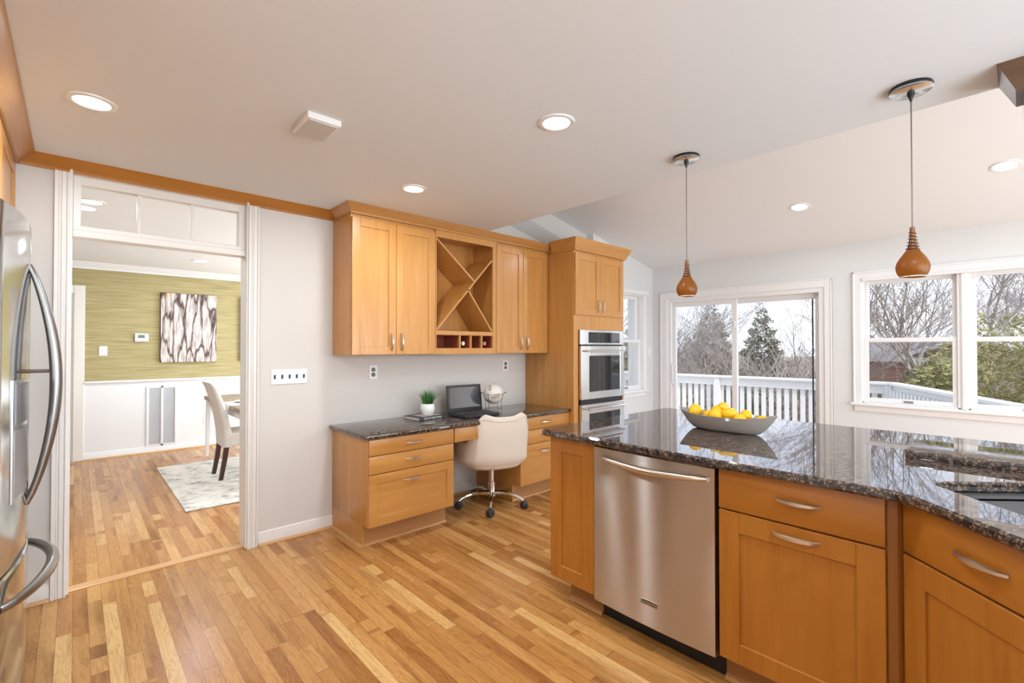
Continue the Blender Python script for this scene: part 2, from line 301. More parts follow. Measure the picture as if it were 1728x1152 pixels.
def rug_mat():
    m, nt, b = newmat('rug_pile'); L = nt.links.new
    t = nd(nt, 'ShaderNodeTexCoord')
    n = nd(nt, 'ShaderNodeTexNoise'); n.inputs['Scale'].default_value = 7; n.inputs['Detail'].default_value = 10; n.inputs['Roughness'].default_value = 0.75; L(t.outputs['Object'], n.inputs['Vector'])
    r = nd(nt, 'ShaderNodeValToRGB'); L(n.outputs['Fac'], r.inputs[0]); e = r.color_ramp.elements
    e[0].position = 0.36; e[0].color = (0.22, 0.22, 0.24, 1); e[1].position = 0.56; e[1].color = (0.72, 0.69, 0.63, 1)
    q = e.new(0.46); q.color = (0.60, 0.56, 0.50, 1)
    L(r.outputs[0], b.inputs['Base Color']); b.inputs['Roughness'].default_value = 0.95
    return m
RUGM = rug_mat()
def brick_mat():
    m, nt, b = newmat('red_brick'); L = nt.links.new
    t = nd(nt, 'ShaderNodeTexCoord'); mp = nd(nt, 'ShaderNodeMapping'); mp.inputs['Rotation'].default_value = (R(90), 0, 0); L(t.outputs['Object'], mp.inputs[0])
    k = nd(nt, 'ShaderNodeTexBrick'); k.inputs['Scale'].default_value = 4; k.inputs['Color1'].default_value = (0.30, 0.16, 0.115, 1); k.inputs['Color2'].default_value = (0.38, 0.23, 0.17, 1); k.inputs['Mortar'].default_value = (0.42, 0.38, 0.34, 1)
    L(mp.outputs[0], k.inputs['Vector']); L(k.outputs[0], b.inputs['Base Color']); b.inputs['Roughness'].default_value = 0.9
    return m
BRICK = brick_mat()
def globe_mat():
    m, nt, b = newmat('globe_print'); L = nt.links.new
    t = nd(nt, 'ShaderNodeTexCoord'); n = nd(nt, 'ShaderNodeTexNoise'); n.inputs['Scale'].default_value = 13; n.inputs['Detail'].default_value = 5; L(t.outputs['Object'], n.inputs['Vector'])
    r = nd(nt, 'ShaderNodeValToRGB'); L(n.outputs['Fac'], r.inputs[0]); e = r.color_ramp.elements
    e[0].position = 0.56; e[0].color = (0.72, 0.68, 0.62, 1); e[1].position = 0.60; e[1].color = (0.50, 0.38, 0.27, 1)
    L(r.outputs[0], b.inputs['Base Color']); b.inputs['Roughness'].default_value = 0.35
    return m
GLOBEM = globe_mat()

# ------------------------------------------------------------------ mesh helpers
WL = {}
class MB:
    def __init__(s, M=None): s.bm = bmesh.new(); s.M = M
    def _add(s, tmp):
        me = bpy.data.meshes.new('_t'); tmp.to_mesh(me); tmp.free()
        if s.M is not None: me.transform(s.M)
        s.bm.from_mesh(me); bpy.data.meshes.remove(me)
    def box(s, x0, x1, y0, y1, z0, z1, bev=0.0, seg=1):
        t = bmesh.new(); r = bmesh.ops.create_cube(t, size=1)
        for v in r['verts']: v.co = Vector(((x0 + x1) / 2 + v.co.x * (x1 - x0), (y0 + y1) / 2 + v.co.y * (y1 - y0), (z0 + z1) / 2 + v.co.z * (z1 - z0)))
        if bev: bmesh.ops.bevel(t, geom=list(t.edges), offset=bev, segments=seg, affect='EDGES', profile=0.5)
        bmesh.ops.recalc_face_normals(t, faces=t.faces)
        s._add(t); return s
    def prism(s, pts, vec, bev=0.0):
        """closed polygon (3-D points) swept along vec"""
        t = bmesh.new(); vec = Vector(vec)
        a = [t.verts.new(p) for p in pts]; b = [t.verts.new(Vector(p) + vec) for p in pts]
        t.faces.new(a); t.faces.new(b[::-1]); n = len(pts)
        for i in range(n): t.faces.new((a[i], b[i], b[(i + 1) % n], a[(i + 1) % n]))
        bmesh.ops.recalc_face_normals(t, faces=t.faces)
        if bev: bmesh.ops.bevel(t, geom=list(t.edges), offset=bev, segments=2, affect='EDGES', profile=0.5)
        s._add(t); return s
    def loft(s, rings, closed=True, caps=True):
        t = bmesh.new(); V = [[t.verts.new(p) for p in r] for r in rings]; n = len(rings[0])
        for i in range(len(V) - 1):
            for j in range(n if closed else n - 1):
                k = (j + 1) % n
                try: t.faces.new((V[i][j], V[i][k], V[i + 1][k], V[i + 1][j]))
                except ValueError: pass
        if caps and closed:
            t.faces.new(V[0][::-1]); t.faces.new(V[-1])
        bmesh.ops.remove_doubles(t, verts=t.verts, dist=1e-6)
        bmesh.ops.recalc_face_normals(t, faces=t.faces)
        s._add(t); return s
    def tube(s, path, r, n=8, flat=1.0, up=(0, 0, 1), rr=None, caps=True):
        P = [Vector(p) for p in path]; rings = []
        for i, p in enumerate(P):
            d = (P[min(i + 1, len(P) - 1)] - P[max(i - 1, 0)]).normalized()
            u = Vector(up)
            if abs(d.dot(u)) > 0.97: u = Vector((1, 0, 0)) if abs(d.x) < 0.9 else Vector((0, 1, 0))
            a = d.cross(u).normalized(); b = a.cross(d).normalized(); q = rr[i] if rr else r
            rings.append([p + a * (math.cos(2 * PI * k / n) * q) + b * (math.sin(2 * PI * k / n) * q * flat) for k in range(n)])
        return s.loft(rings, True, caps)
    def lathe(s, prof, cx=0, cy=0, n=32, cap=True):
        rings = [[Vector((cx + r * math.cos(2 * PI * k / n), cy + r * math.sin(2 * PI * k / n), z)) for k in range(n)] for r, z in prof]
        return s.loft(rings, True, cap)
    def sphere(s, c, r, sx=1, sy=1, sz=1, seg=24, rot=None):
        t = bmesh.new(); bmesh.ops.create_uvsphere(t, u_segments=seg, v_segments=max(8, seg // 2), radius=r)
        for v in t.verts:
            v.co = Vector((v.co.x * sx, v.co.y * sy, v.co.z * sz))
            if rot: v.co = rot @ v.co
            v.co += Vector(c)
        s._add(t); return s
    def build(s, name, mat, parent=None, ang=35, **tags):
        me = bpy.data.meshes.new(name); s.bm.to_mesh(me); s.bm.free()
        o = bpy.data.objects.new(name, me); C.objects.link(o)
        if parent is not None:
            o.parent = parent; off = WL[parent.name]; me.transform(Matrix.Translation(-off)); WL[o.name] = off
        else:
            vs = [v.co for v in me.vertices]
            lo = Vector([min(v[i] for v in vs) for i in range(3)]); hi = Vector([max(v[i] for v in vs) for i in range(3)])
            c = Vector(((lo.x + hi.x) / 2, (lo.y + hi.y) / 2, lo.z))
            if tags.get('at0'): c = Vector((0, 0, 0))
            me.transform(Matrix.Translation(-c)); o.location = c; WL[o.name] = c
        for f in me.polygons: f.use_smooth = True
        try: me.set_sharp_from_angle(angle=R(ang))
        except Exception: pass
        for m in (mat if isinstance(mat, (list, tuple)) else [mat]): me.materials.append(m)
        for k in ('label', 'category', 'group', 'kind'):
            if tags.get(k): o[k] = tags[k]
        return o
def thing(name, label, category, loc=(0, 0, 0), group=None):
    o = bpy.data.objects.new(name, None); C.objects.link(o); o.location = loc; WL[o.name] = Vector(loc)
    o.empty_display_size = 0.1
    o['label'] = label; o['category'] = category
    if group: o['group'] = group
    return o
def struct(mb, name, mat, parent=None, **k):
    o = mb.build(name, mat, parent, **k)
    if parent is None: o['kind'] = 'structure'
    return o
def copy_thing(o, loc, label=None, group=None, rotz=None):
    r = o.copy(); C.objects.link(r); r.location = loc
    if rotz is not None: r.rotation_euler = (0, 0, rotz)
    if label: r['label'] = label
    if group: r['group'] = group
    for c in o.children:
        d = c.copy(); C.objects.link(d); d.parent = r
        for g in c.children:
            h = g.copy(); C.objects.link(h); h.parent = d
    return r
def text(name, body, size, mat, M, parent, depth=0.0004, align='LEFT', xs=1.0):
    cu = bpy.data.curves.new(name, 'FONT'); cu.body = body; cu.size = size; cu.extrude = depth; cu.align_x = align; cu.materials.append(mat)
    tmp = bpy.data.objects.new(name + '_curve', cu); C.objects.link(tmp)
    me = bpy.data.meshes.new_from_object(tmp.evaluated_get(bpy.context.evaluated_depsgraph_get()))
    bpy.data.objects.remove(tmp); bpy.data.curves.remove(cu)
    if not me.materials: me.materials.append(mat)
    o = bpy.data.objects.new(name, me); C.objects.link(o); o.parent = parent
    o.matrix_local = Matrix.Translation(-WL[parent.name]) @ M @ Matrix.Diagonal((xs, 1, 1, 1))
    return o

# local frame for fronts: u to the viewer's right, d outwards, h up
def frame(o, r, n):
    r = Vector((*r, 0)).normalized(); n = Vector((*n, 0)).normalized()
    return Matrix(((r.x, n.x, 0, o[0]), (r.y, n.y, 0, o[1]), (0, 0, 1, o[2] if len(o) > 2 else 0), (0, 0, 0, 1)))
def pull(F, u, h, L, vert, parent, proj=0.028, d0=0.0, w=0.0075):
    """bow pull: a flat arched bar standing on two feet"""
    N = 13; rings = []
    for i in range(N):
        t = i / (N - 1); s = L * (t - 0.5); out = d0 + 0.002 + proj * math.sin(PI * t) ** 0.62
        hw = w * (0.75 + 0.55 * math.sin(PI * t)); th = 0.0035
        ds = [(-hw, -th), (-hw * 0.6, th), (hw * 0.6, th), (hw, -th)]
        rings.append([(u + a, out + b, h + s) if vert else (u + s, out + b, h + a) for a, b in ds])
    return MB(F).loft(rings).build('handle', NICKEL, parent)
def shaker(F, u0, u1, h0, h1, parent, name='door', mat=None, rail=0.062, th=0.02, d0=0.0):
    mat = mat or MAPLE
    b = MB(F); bv = 0.0025
    b.box(u0, u0 + rail, d0, d0 + th, h0, h1, bv); b.box(u1 - rail, u1, d0, d0 + th, h0, h1, bv)
    b.box(u0 + rail - 0.001, u1 - rail + 0.001, d0, d0 + th, h1 - rail, h1, bv); b.box(u0 + rail - 0.001, u1 - rail + 0.001, d0, d0 + th, h0, h0 + rail, bv)
    o = b.build(name, mat, parent)
    MB(F).box(u0 + rail - 0.006, u1 - rail + 0.006, d0, d0 + th - 0.009, h0 + rail - 0.006, h1 - rail + 0.006).build('panel', mat, o)
    return o
def slab(F, u0, u1, h0, h1, parent, name='drawer', mat=None, th=0.02, d0=0.0):
    return MB(F).box(u0, u1, d0, d0 + th, h0, h1, 0.0035, 2).build(name, mat or MAPLE_X, parent)

YW = 3.566; ZC = 2.385; XE = 2.672; XR = 5.862; YB = 3.466; YD = 7.65
def vz(x): return 2.435 + 0.21 * (XR - x)

# ------------------------------------------------------------------ setting
struct(MB().box(-0.87, 6.0, -2.7, 3.625, -0.12, 0.0), 'floor', OAK, at0=True)
struct(MB().box(-1.7, 4.3, 3.665, 10.2, -0.12, 0.0), 'floor', OAK2, at0=True)
struct(MB().box(-0.03, 0.86, 3.60, 3.672, -0.10, 0.009, 0.004), 'trim_1', OAKTRIM)
# kitchen ceiling (flat), its drop edge and the vault of the breakfast room
struct(MB().box(-0.95, XE, -2.7, YW + 0.1, ZC, ZC + 0.12), 'ceiling', CEIL)
struct(MB().box(XE - 0.06, XE, -2.7, YW + 0.1, ZC + 0.12, vz(XE) + 0.1), 'wall_drop', CEIL)
struct(MB().prism([(XE - 0.06, -2.7, vz(XE - 0.06)), (6.05, -2.7, vz(6.05)), (6.05, -2.7, vz(6.05) + 0.12), (XE - 0.06, -2.7, vz(XE) + 0.12)], (0, 6.4, 0)), 'ceiling', VAULT)
# wall with doorway and desk
wb = MB()
wb.box(-0.95, -0.03, YW, 3.70, 0, ZC + 0.1); wb.box(0.86, XE, YW, 3.70, 0, ZC + 0.1)
wb.box(-0.03, 0.86, YW + 0.02, 3.70, 2.345, ZC + 0.1)
wb.prism([(XE, YW, 0), (4.53, YW, 0), (4.53, YW, vz(4.53) + 0.05), (XE, YW, vz(XE) + 0.05)], (0, 0.134, 0))
struct(wb, 'wall_back', WALL)
# breakfast room end wall beside the oven, with a window opening
W0, W1, WZ0, WZ1 = 4.86, 5.61, 0.80, 2.06
wr = MB()
for a, b_, z0, z1f in ((4.53, W0, 0, None), (W1, XR + 0.14, 0, None)):
    wr.prism([(a, YB, 0), (b_, YB, 0), (b_, YB, vz(b_) + 0.05), (a, YB, vz(a) + 0.05)], (0, 0.234, 0))
wr.box(W0, W1, YB, 3.70, 0, WZ0)
wr.prism([(W0, YB, WZ1), (W1, YB, WZ1), (W1, YB, vz(W1) + 0.05), (W0, YB, vz(W0) + 0.05)], (0, 0.234, 0))
struct(wr, 'wall_end', WALLR)
# window wall on the right: slider opening and twin window opening
SY0, SY1, SZ1 = 1.42, 3.245, 2.005
TY0, TY1, TZ0, TZ1 = -0.415, 1.108, 0.80, 2.055
wx = MB(); X1 = XR + 0.14
wx.box(XR, X1, SY1, YB + 0.1, 0, 2.50); wx.box(XR, X1, SY0, SY1, SZ1, 2.50); wx.box(XR, X1, TY1, SY0, 0, 2.50)
wx.box(XR, X1, TY0, TY1, 0, TZ0); wx.box(XR, X1, TY0, TY1, TZ1, 2.50); wx.box(XR, X1, -2.7, TY0, 0, 2.50)
struct(wx, 'wall_right', WALLR)
struct(MB().box(-0.95, -0.85, -2.7, YW, 0, ZC), 'wall_left', WALL)
# wall behind the camera, with unseen window openings added for fill light
wf = MB(); wf.box(-0.95, -0.6, -2.7, -2.6, 0, ZC); wf.box(3.0, 3.3, -2.7, -2.6, 0, 3.1); wf.box(4.9, X1, -2.7, -2.6, 0, 3.1); wf.box(3.3, 4.9, -2.7, -2.6, 0, 0.10); wf.box(3.3, 4.9, -2.7, -2.6, 2.25, 3.1); wf.box(-0.6, 3.0, -2.7, -2.6, 0, 0.10); wf.box(-0.6, 3.0, -2.7, -2.6, 2.25, 3.1)
struct(wf, 'wall_front', WALL)
# sloping ledge on the gable above the wall cabinets; grey colour and tilt imitate shade
struct(MB().prism([(2.60, YW, 2.617 + 0.2177 * 0.651), (4.53, YW, 2.617 - 0.2177 * 1.279), (4.53, YW - 0.06, 2.695 - 0.226 * 1.093), (2.60, YW - 0.06, 2.695 + 0.226 * 0.837)], (0, 0.0, 0.02)), 'trim_2', pm('ledge_shade', (0.55, 0.54, 0.52), 0.8))

# crown moulding on the wall: profile (out from wall, height)
CP = [(0.0, 2.322), (0.010, 2.322), (0.010, 2.336), (0.016, 2.340), (0.070, ZC - 0.008), (0.074, ZC), (0.0, ZC)]
def crown_run(mb, p0, p1, n, m0=0.0, m1=0.0, prof=CP):
    """n: outward normal; m0/m1: how far the outer edge runs past the ends per unit of projection (mitres)"""
    p0 = Vector((*p0, 0)); p1 = Vector((*p1, 0)); n = Vector((*n, 0)); d = (p1 - p0).normalized()
    mb.loft([[p0 + n * o - d * (o * m0) + Vector((0, 0, z)) for o, z in prof], [p1 + n * o + d * (o * m1) + Vector((0, 0, z)) for o, z in prof]])
cw = MB(); crown_run(cw, (-0.235, YW), (1.437, YW), (0, -1), -1, 0); struct(cw, 'trim_3', CROWN)

# baseboards: white board with a cap plus an oak shoe
def baseboard(name, p0, p1, n, h=0.092, mat=TRIM, shoe=OAKTRIM):
    prof = [(0, 0), (0.014, 0), (0.014, h - 0.022), (0.011, h - 0.016), (0.011, h - 0.008), (0.005, h), (0, h)]
    b = MB(); crown_run(b, p0, p1, n, prof=prof); o = struct(b, name, mat)
    if shoe:
        sp = [(0.014, 0), (0.028, 0), (0.027, 0.008), (0.022, 0.014), (0.014, 0.016)]
        b = MB(); crown_run(b, p0, p1, n, prof=sp); b.build('shoe_moulding', shoe, o)
baseboard('baseboard_back', (0.925, YW), (1.437, YW), (0, -1))
baseboard('baseboard_left', (-0.85, YW), (-0.093, YW), (0, -1))
baseboard('baseboard_knee', (2.135, YW), (2.83, YW), (0, -1))
baseboard('baseboard_right', (XR, TY1), (XR, SY0 - 0.1), (-1, 0), shoe=None)

# doorway casing, jambs and transom
def fluted(mb, x0, x1, yf, yb, z0, z1):
    w = x1 - x0; mb.box(x0, x1, yf + 0.008, yb, z0, z1)
    for a, c, f in ((0.0, 0.26, 0.0), (0.30, 0.44, 0.004), (0.48, 0.80, 0.002), (0.84, 1.0, 0.0)):
        mb.box(x0 + w * a, x0 + w * c, yf + f, yf + 0.012, z0, z1, 0.002)
dj = thing('doorway_trim', 'white fluted casing and three-pane transom around the open doorway to the dining room', 'doorway', (0.41, 3.6, 0))
dj['kind'] = 'structure'
b = MB(); fluted(b, -0.091, -0.030, 3.54, YW + 0.002, 0, 2.322); b.build('casing', TRIM, dj)
b = MB(); fluted(b, 0.855, 0.920, 3.54, YW + 0.002, 0, 2.322); b.build('casing', TRIM, dj)
b = MB(); b.box(-0.030, -0.018, 3.55, 3.715, 0.009, 2.36); b.build('jamb', TRIM, dj)
b = MB(); b.box(0.846, 0.858, 3.55, 3.715, 0.009, 2.36); b.build('jamb', TRIM, dj)
b = MB(); b.box(-0.020, 0.848, 3.575, 3.70, 2.322, 2.37); b.build('jamb_head', TRIM, dj)
tr = MB()
tr.box(-0.018, 0.846, 3.585, 3.68, 1.978, 2.020, 0.004); tr.box(-0.018, 0.846, 3.600, 3.665, 2.018, 2.046, 0.004)
tr.box(-0.018, 0.846, 3.601, 3.664, 2.277, 2.330, 0.003); tr.box(-0.018, 0.018, 3.599, 3.666, 2.03, 2.329, 0.004); tr.box(0.805, 0.846, 3.599, 3.666, 2.03, 2.329, 0.004)
tr.box(0.267, 0.284, 3.615, 3.655, 2.03, 2.29, 0.003); tr.box(0.536, 0.555, 3.615, 3.655, 2.03, 2.29, 0.003)
to = tr.build('transom_frame', TRIM, dj)
for a, c in ((0.018, 0.267), (0.284, 0.536), (0.555, 0.805)):
    MB().box(a - 0.004, c + 0.004, 3.633, 3.637, 2.040, 2.282).build('pane', GLASS, to)

# ------------------------------------------------------------------ recessed lamps, vents, pendants
def can(x, y, z, label, tilt=0.0, power=CAN_W, grp='recessed ceiling lamps'):
    t = thing('recessed_light', label, 'ceiling light', (x, y, z), grp)
    M = Matrix.Translation((x, y, z)) @ Matrix.Rotation(tilt, 4, 'Y')
    MB(M).lathe([(0.062, -0.001), (0.062, -0.006), (0.072, -0.008), (0.082, -0.005), (0.084, 0.002), (0.06, 0.002)], n=40, cap=False).build('trim_ring', PLASTIC, t)
    MB(M).lathe([(0.0005, -0.002), (0.062, -0.002), (0.062, 0.001), (0.0005, 0.001)], n=32).build('lens', LENS, t)
    l = lamp('lamp_glow', 'AREA', (0, 0, 0), power, (0.88, 0.945, 1.0), shape='DISK', size=0.12, parent=t)
    l.matrix_local = Matrix.Rotation(tilt, 4, 'Y') @ Matrix.Translation((0, 0, -0.012))
    return t
can(0.042, 2.63, ZC, 'round recessed lamp above the fridge and doorway, left of the ceiling grille')
can(1.602, 1.432, ZC, 'round recessed lamp in the middle of the flat kitchen ceiling, right of the grille')
can(1.595, 2.66, ZC, 'round recessed lamp close to the left upper cabinet crown')
_t = math.atan(0.21)
can(4.86, 1.37, vz(4.86), 'round recessed lamp in the sloping ceiling between the two pendants', _t, 8)
can(4.84, 0.065, vz(4.84), 'round recessed lamp in the sloping ceiling at the right picture edge', _t, 6)
for x, y in ((0.1, 0.4), (1.5, 0.0), (0.2, -1.5), (1.8, -1.5)):  # extra lamps out of view, put in as fill
    can(x, y, ZC, 'unseen recessed lamp added as fill in the flat ceiling behind the camera')
can(4.85, -1.3, vz(4.85), 'round recessed lamp in the sloping ceiling beyond the right picture edge', _t, 6)
can(1.075, 6.63, ZC, 'round recessed lamp in the dining room ceiling seen under the transom')
can(0.07, 4.44, ZC, 'round recessed lamp of the dining room seen through the transom glass')
can(2.4, 5.5, ZC, 'round recessed lamp of the dining room hidden right of the doorway')

cv = thing('ceiling_grille', 'small square white cover plate on the kitchen ceiling', 'vent', (0.805, 2.197, ZC))
b = MB(); b.prism([(0.731, 2.09, ZC + 0.002), (0.879, 2.09, ZC + 0.002), (0.879, 2.304, ZC + 0.002), (0.731, 2.304, ZC + 0.002)], (0, 0, -0.028), 0.003); b.build('housing', PLASTIC, cv)
MB().box(0.742, 0.868, 2.102, 2.292, ZC - 0.031, ZC - 0.026, 0.002).build('cover', pm('grille_cover', (0.62, 0.61, 0.595), 0.6), cv)

def pendant(x, y, zb, label, s=1.0):
    t = thing('pendant_lamp', label, 'pendant lamp', (x, y, ZC), 'pendant lamps over the counter')
    ca = MB().lathe([(0.001, ZC), (0.066, ZC), (0.069, ZC - 0.006), (0.069, ZC - 0.016)], x, y, 40, False); ca.build('canopy', BLACKM, t)
    MB().lathe([(0.069, ZC - 0.012), (0.069, ZC - 0.019), (0.060, ZC - 0.024), (0.001, ZC - 0.024)], x, y, 40, False).build('canopy_cover', NICKEL2, t)
    MB().lathe([(0.012, ZC - 0.022), (0.013, ZC - 0.030), (0.007, ZC - 0.045), (0.003, ZC - 0.06)], x, y, 12).build('cord_grip', BLACKM, t)
    zt = zb + 0.19
    MB().tube([(x, y, ZC - 0.05), (x, y, zt)], 0.0022, 8).build('cord', WIREM, t)
    MB().lathe([(0.004, zt + 0.006), (0.0085, zt + 0.003), (0.009, zt - 0.014), (0.0095, zt - 0.035), (0.012, zt - 0.060), (0.017, zt - 0.078), (0.021, zt - 0.088)], x, y, 20).build('stem', BRONZE, t)
    c = MB(); P = []
    for i in range(6 * 14 + 1):
        a = 2 * PI * i / 14; f = i / 84; r = 0.0105 + 0.0125 * f ** 1.3; P.append((x + r * math.cos(a), y + r * math.sin(a), zt - 0.012 - 0.076 * f))
    c.tube(P, 0.0017, 6); c.build('wire_coil', BRONZE, t)
    o = [(0.021, 0.104), (0.029, 0.092), (0.041, 0.074), (0.050, 0.056), (0.0535, 0.040), (0.052, 0.024), (0.047, 0.010), (0.041, 0.002), (0.040, 0.0)]
    inn = [(r - 0.003, z) for r, z in o[::-1]]
    MB().lathe([(r, zb + z) for r, z in o + inn], x, y, 40, False).build('shade', AMBER, t)
    MB().lathe([(0.0405, zb + 0.002), (0.0415, zb - 0.002), (0.039, zb - 0.002), (0.0385, zb + 0.002)], x, y, 36, False).build('shade_rim', pm('clear_rim', (0.7, 0.68, 0.66), 0.15), t)
    return t
NICKEL2 = pm('polished_canopy', (0.70, 0.70, 0.70), 0.18, 0.9)
pendant(2.407, 1.218, 1.634, 'amber teardrop pendant lamp hanging in front of the sliding door')
pendant(2.407, 0.287, 1.636, 'amber teardrop pendant lamp hanging in front of the twin window')

# ------------------------------------------------------------------ windows and slider
def bars(mb, x0, x1, y0, y1, z0, z1, w, bev=0.003):
    mb.box(x0, x1, y0, y0 + w, z0, z1, bev); mb.box(x0, x1, y1 - w, y1, z0, z1, bev)
    mb.box(x0, x1, y0 + w - 0.001, y1 - w + 0.001, z1 - w, z1, bev); mb.box(x0, x1, y0 + w - 0.001, y1 - w + 0.001, z0, z0 + w, bev)
d1 = thing('door_1', 'white framed sliding glass door opening onto the deck', 'sliding door', (XR, 2.35, 0)); d1['kind'] = 'structure'
b = MB()
for (y0, y1, z0, z1) in ((1.354, 1.425, 0, 2.086), (3.238, 3.341, 0, 2.086), (1.424, 3.24, 2.0, 2.086)):
    b.box(XR - 0.018, XR + 0.002, y0, y1, z0, z1, 0.004)
b.box(XR - 0.024, XR + 0.002, 1.354, 1.368, 0, 2.09, 0.003); b.box(XR - 0.024, XR + 0.002, 3.327, 3.341, 0, 2.09, 0.003); b.box(XR - 0.024, XR + 0.002, 1.354, 3.341, 2.076, 2.092, 0.003)
b.build('casing', TRIMW, d1)
b = MB(); b.box(XR - 0.004, X1, 1.422, 1.478, 0, 2.004, 0.003); b.box(XR - 0.004, X1, 3.190, 3.243, 0, 2.004, 0.003); b.box(XR - 0.004, X1, 1.47, 3.2, 1.952, 2.004, 0.003); b.box(XR - 0.004, X1, 1.47, 3.2, 0.001, 0.05, 0.003)
b.build('frame', VINYL, d1)
def slider_panel(x, y0, y1, name):
    q = MB(); st = 0.062
    q.box(x, x + 0.034, y0, y0 + st, 0.05, 1.955, 0.004); q.box(x, x + 0.034, y1 - st, y1, 0.05, 1.955, 0.004)
    q.box(x, x + 0.034, y0 + st - 0.001, y1 - st + 0.001, 1.893, 1.955, 0.004); q.box(x, x + 0.034, y0 + st - 0.001, y1 - st + 0.001, 0.05, 0.15, 0.004)
    o = q.build(name, VINYL, d1)
    MB().box(x + 0.014, x + 0.020, y0 + st - 0.01, y1 - st + 0.01, 0.14, 1.90).build('pane', GLASS, o)
    return o
sp1 = slider_panel(XR + 0.03, 2.345, 3.20, 'sliding_panel')
sp2 = slider_panel(XR + 0.078, 1.47, 2.42, 'fixed_panel')
hb = MB(); hb.tube([(XR + 0.028, 3.168, 0.86), (XR - 0.006, 3.168, 0.875), (XR - 0.012, 3.168, 0.95), (XR - 0.012, 3.168, 1.06), (XR - 0.006, 3.168, 1.12), (XR + 0.028, 3.168, 1.135)], 0.008, 8, up=(0, 1, 0)); hb.build('handle', VINYL, sp1)
b = MB(); b.box(XR + 0.02, XR + 0.032, 1.535, 1.548, 0.16, 1.89); b.build('screen_edge', RUBBER, sp2)
lt = MB(); lt.box(XR + 0.018, XR + 0.031, 2.365, 2.385, 1.60, 1.68, 0.003); lt.build('latch', VINYL, sp1)
for yy, zz in ((1.50, 1.70),):
    q = MB(); q.box(XR + 0.066, XR + 0.079, yy - 0.014, yy + 0.014, zz - 0.04, zz + 0.04, 0.003); q.build('latch', VINYL, sp2)

def double_hung(root, F, u0, u1, z0, zm, z1, glass_in=0.03):
    """two sashes in a frame; F maps (u, depth behind wall face, z)"""
    q = MB(F); st = 0.036
    q.box(u0, u0 + 0.022, 0.0, 0.13, z0, z1, 0.002); q.box(u1 - 0.022, u1, 0.0, 0.13, z0, z1, 0.002); q.box(u0, u1, 0.0, 0.13, z1 - 0.02, z1, 0.002); q.box(u0, u1, 0.0, 0.13, z0, z0 + 0.012, 0.002)
    q.box(u0 + 0.02, u0 + 0.028, 0.045, 0.055, z0, z1); q.box(u1 - 0.028, u1 - 0.02, 0.045, 0.055, z0, z1)
    q.build('frame', VINYL, root)
    a, c = u0 + 0.022, u1 - 0.022
    for nm, d, lo, hi in (('lower_sash', 0.018, z0 + 0.012, zm + 0.022), ('upper_sash', 0.060, zm - 0.022, z1 - 0.02)):
        q = MB(F); q.box(a, a + st, d, d + 0.032, lo, hi, 0.003); q.box(c - st, c, d, d + 0.032, lo, hi, 0.003); q.box(a + st - 0.001, c - st + 0.001, d, d + 0.032, hi - st - 0.004, hi, 0.003); q.box(a + st - 0.001, c - st + 0.001, d, d + 0.032, lo, lo + st + 0.004, 0.003)
        o = q.build(nm, VINYL, root)
        MB(F).box(a + st - 0.008, c - st + 0.008, d + 0.013, d + 0.018, lo + st - 0.004, hi - st + 0.004).build('pane', GLASS, o)
        if nm == 'lower_sash':
            m_ = (a + c) / 2; MB(F).box(m_ - 0.035, m_ + 0.035, d - 0.01, d + 0.002, lo + 0.010, lo + 0.028, 0.002).build('sash_lift', pm('lift_grey', (0.22, 0.22, 0.20), 0.5), o)
            MB(F).box(m_ - 0.03, m_ + 0.03, d + 0.004, d + 0.03, hi - 0.002, hi + 0.012, 0.003).build('sash_lock', pm('lock_grey', (0.45, 0.44, 0.42), 0.4), o)
    return root
FX = Matrix(((0, 1, 0, XR), (-1, 0, 0, 0), (0, 0, 1, 0), (0, 0, 0, 1)))      # u = -y
w2 = thing('window_2', 'white twin double-hung window on the right wall', 'window', (XR, 0.35, 0.78)); w2['kind'] = 'structure'
double_hung(w2, FX, -1.108, -0.372, TZ0, 1.43, TZ1)
double_hung(w2, FX, -0.328, 0.415, TZ0, 1.43, TZ1)
b = MB(); b.box(XR - 0.006, XR + 0.13, 0.325, 0.375, TZ0, TZ1, 0.003); b.box(XR - 0.014, XR + 0.0, 0.335, 0.365, TZ0, TZ1, 0.003); b.build('mullion', TRIMW, w2)
b = MB()
for (y0, y1, z0, z1) in ((1.100, 1.170, 0.785, 2.12), (-0.475, -0.408, 0.785, 2.12), (-0.41, 1.102, 2.048, 2.12)):
    b.box(XR - 0.018, XR + 0.002, y0, y1, z0, z1, 0.004)
b.box(XR - 0.026, XR + 0.002, 1.158, 1.172, 0.785, 2.125, 0.003); b.box(XR - 0.026, XR + 0.002, -0.478, 1.172, 2.108, 2.125, 0.003)
b.build('casing', TRIMW, w2)
MB().box(XR - 0.05, XR + 0.04, -0.50, 1.195, 0.772, 0.797, 0.005).build('window_sill', TRIMW, w2)
MB().box(XR - 0.016, XR + 0.002, -0.47, 1.165, 0.712, 0.773, 0.004).build('apron', TRIMW, w2)
MB().box(XR - 0.035, XR + 0.01, -0.41, 1.095, 2.025, 2.052, 0.004).build('blind_rail', VINYL, w2)
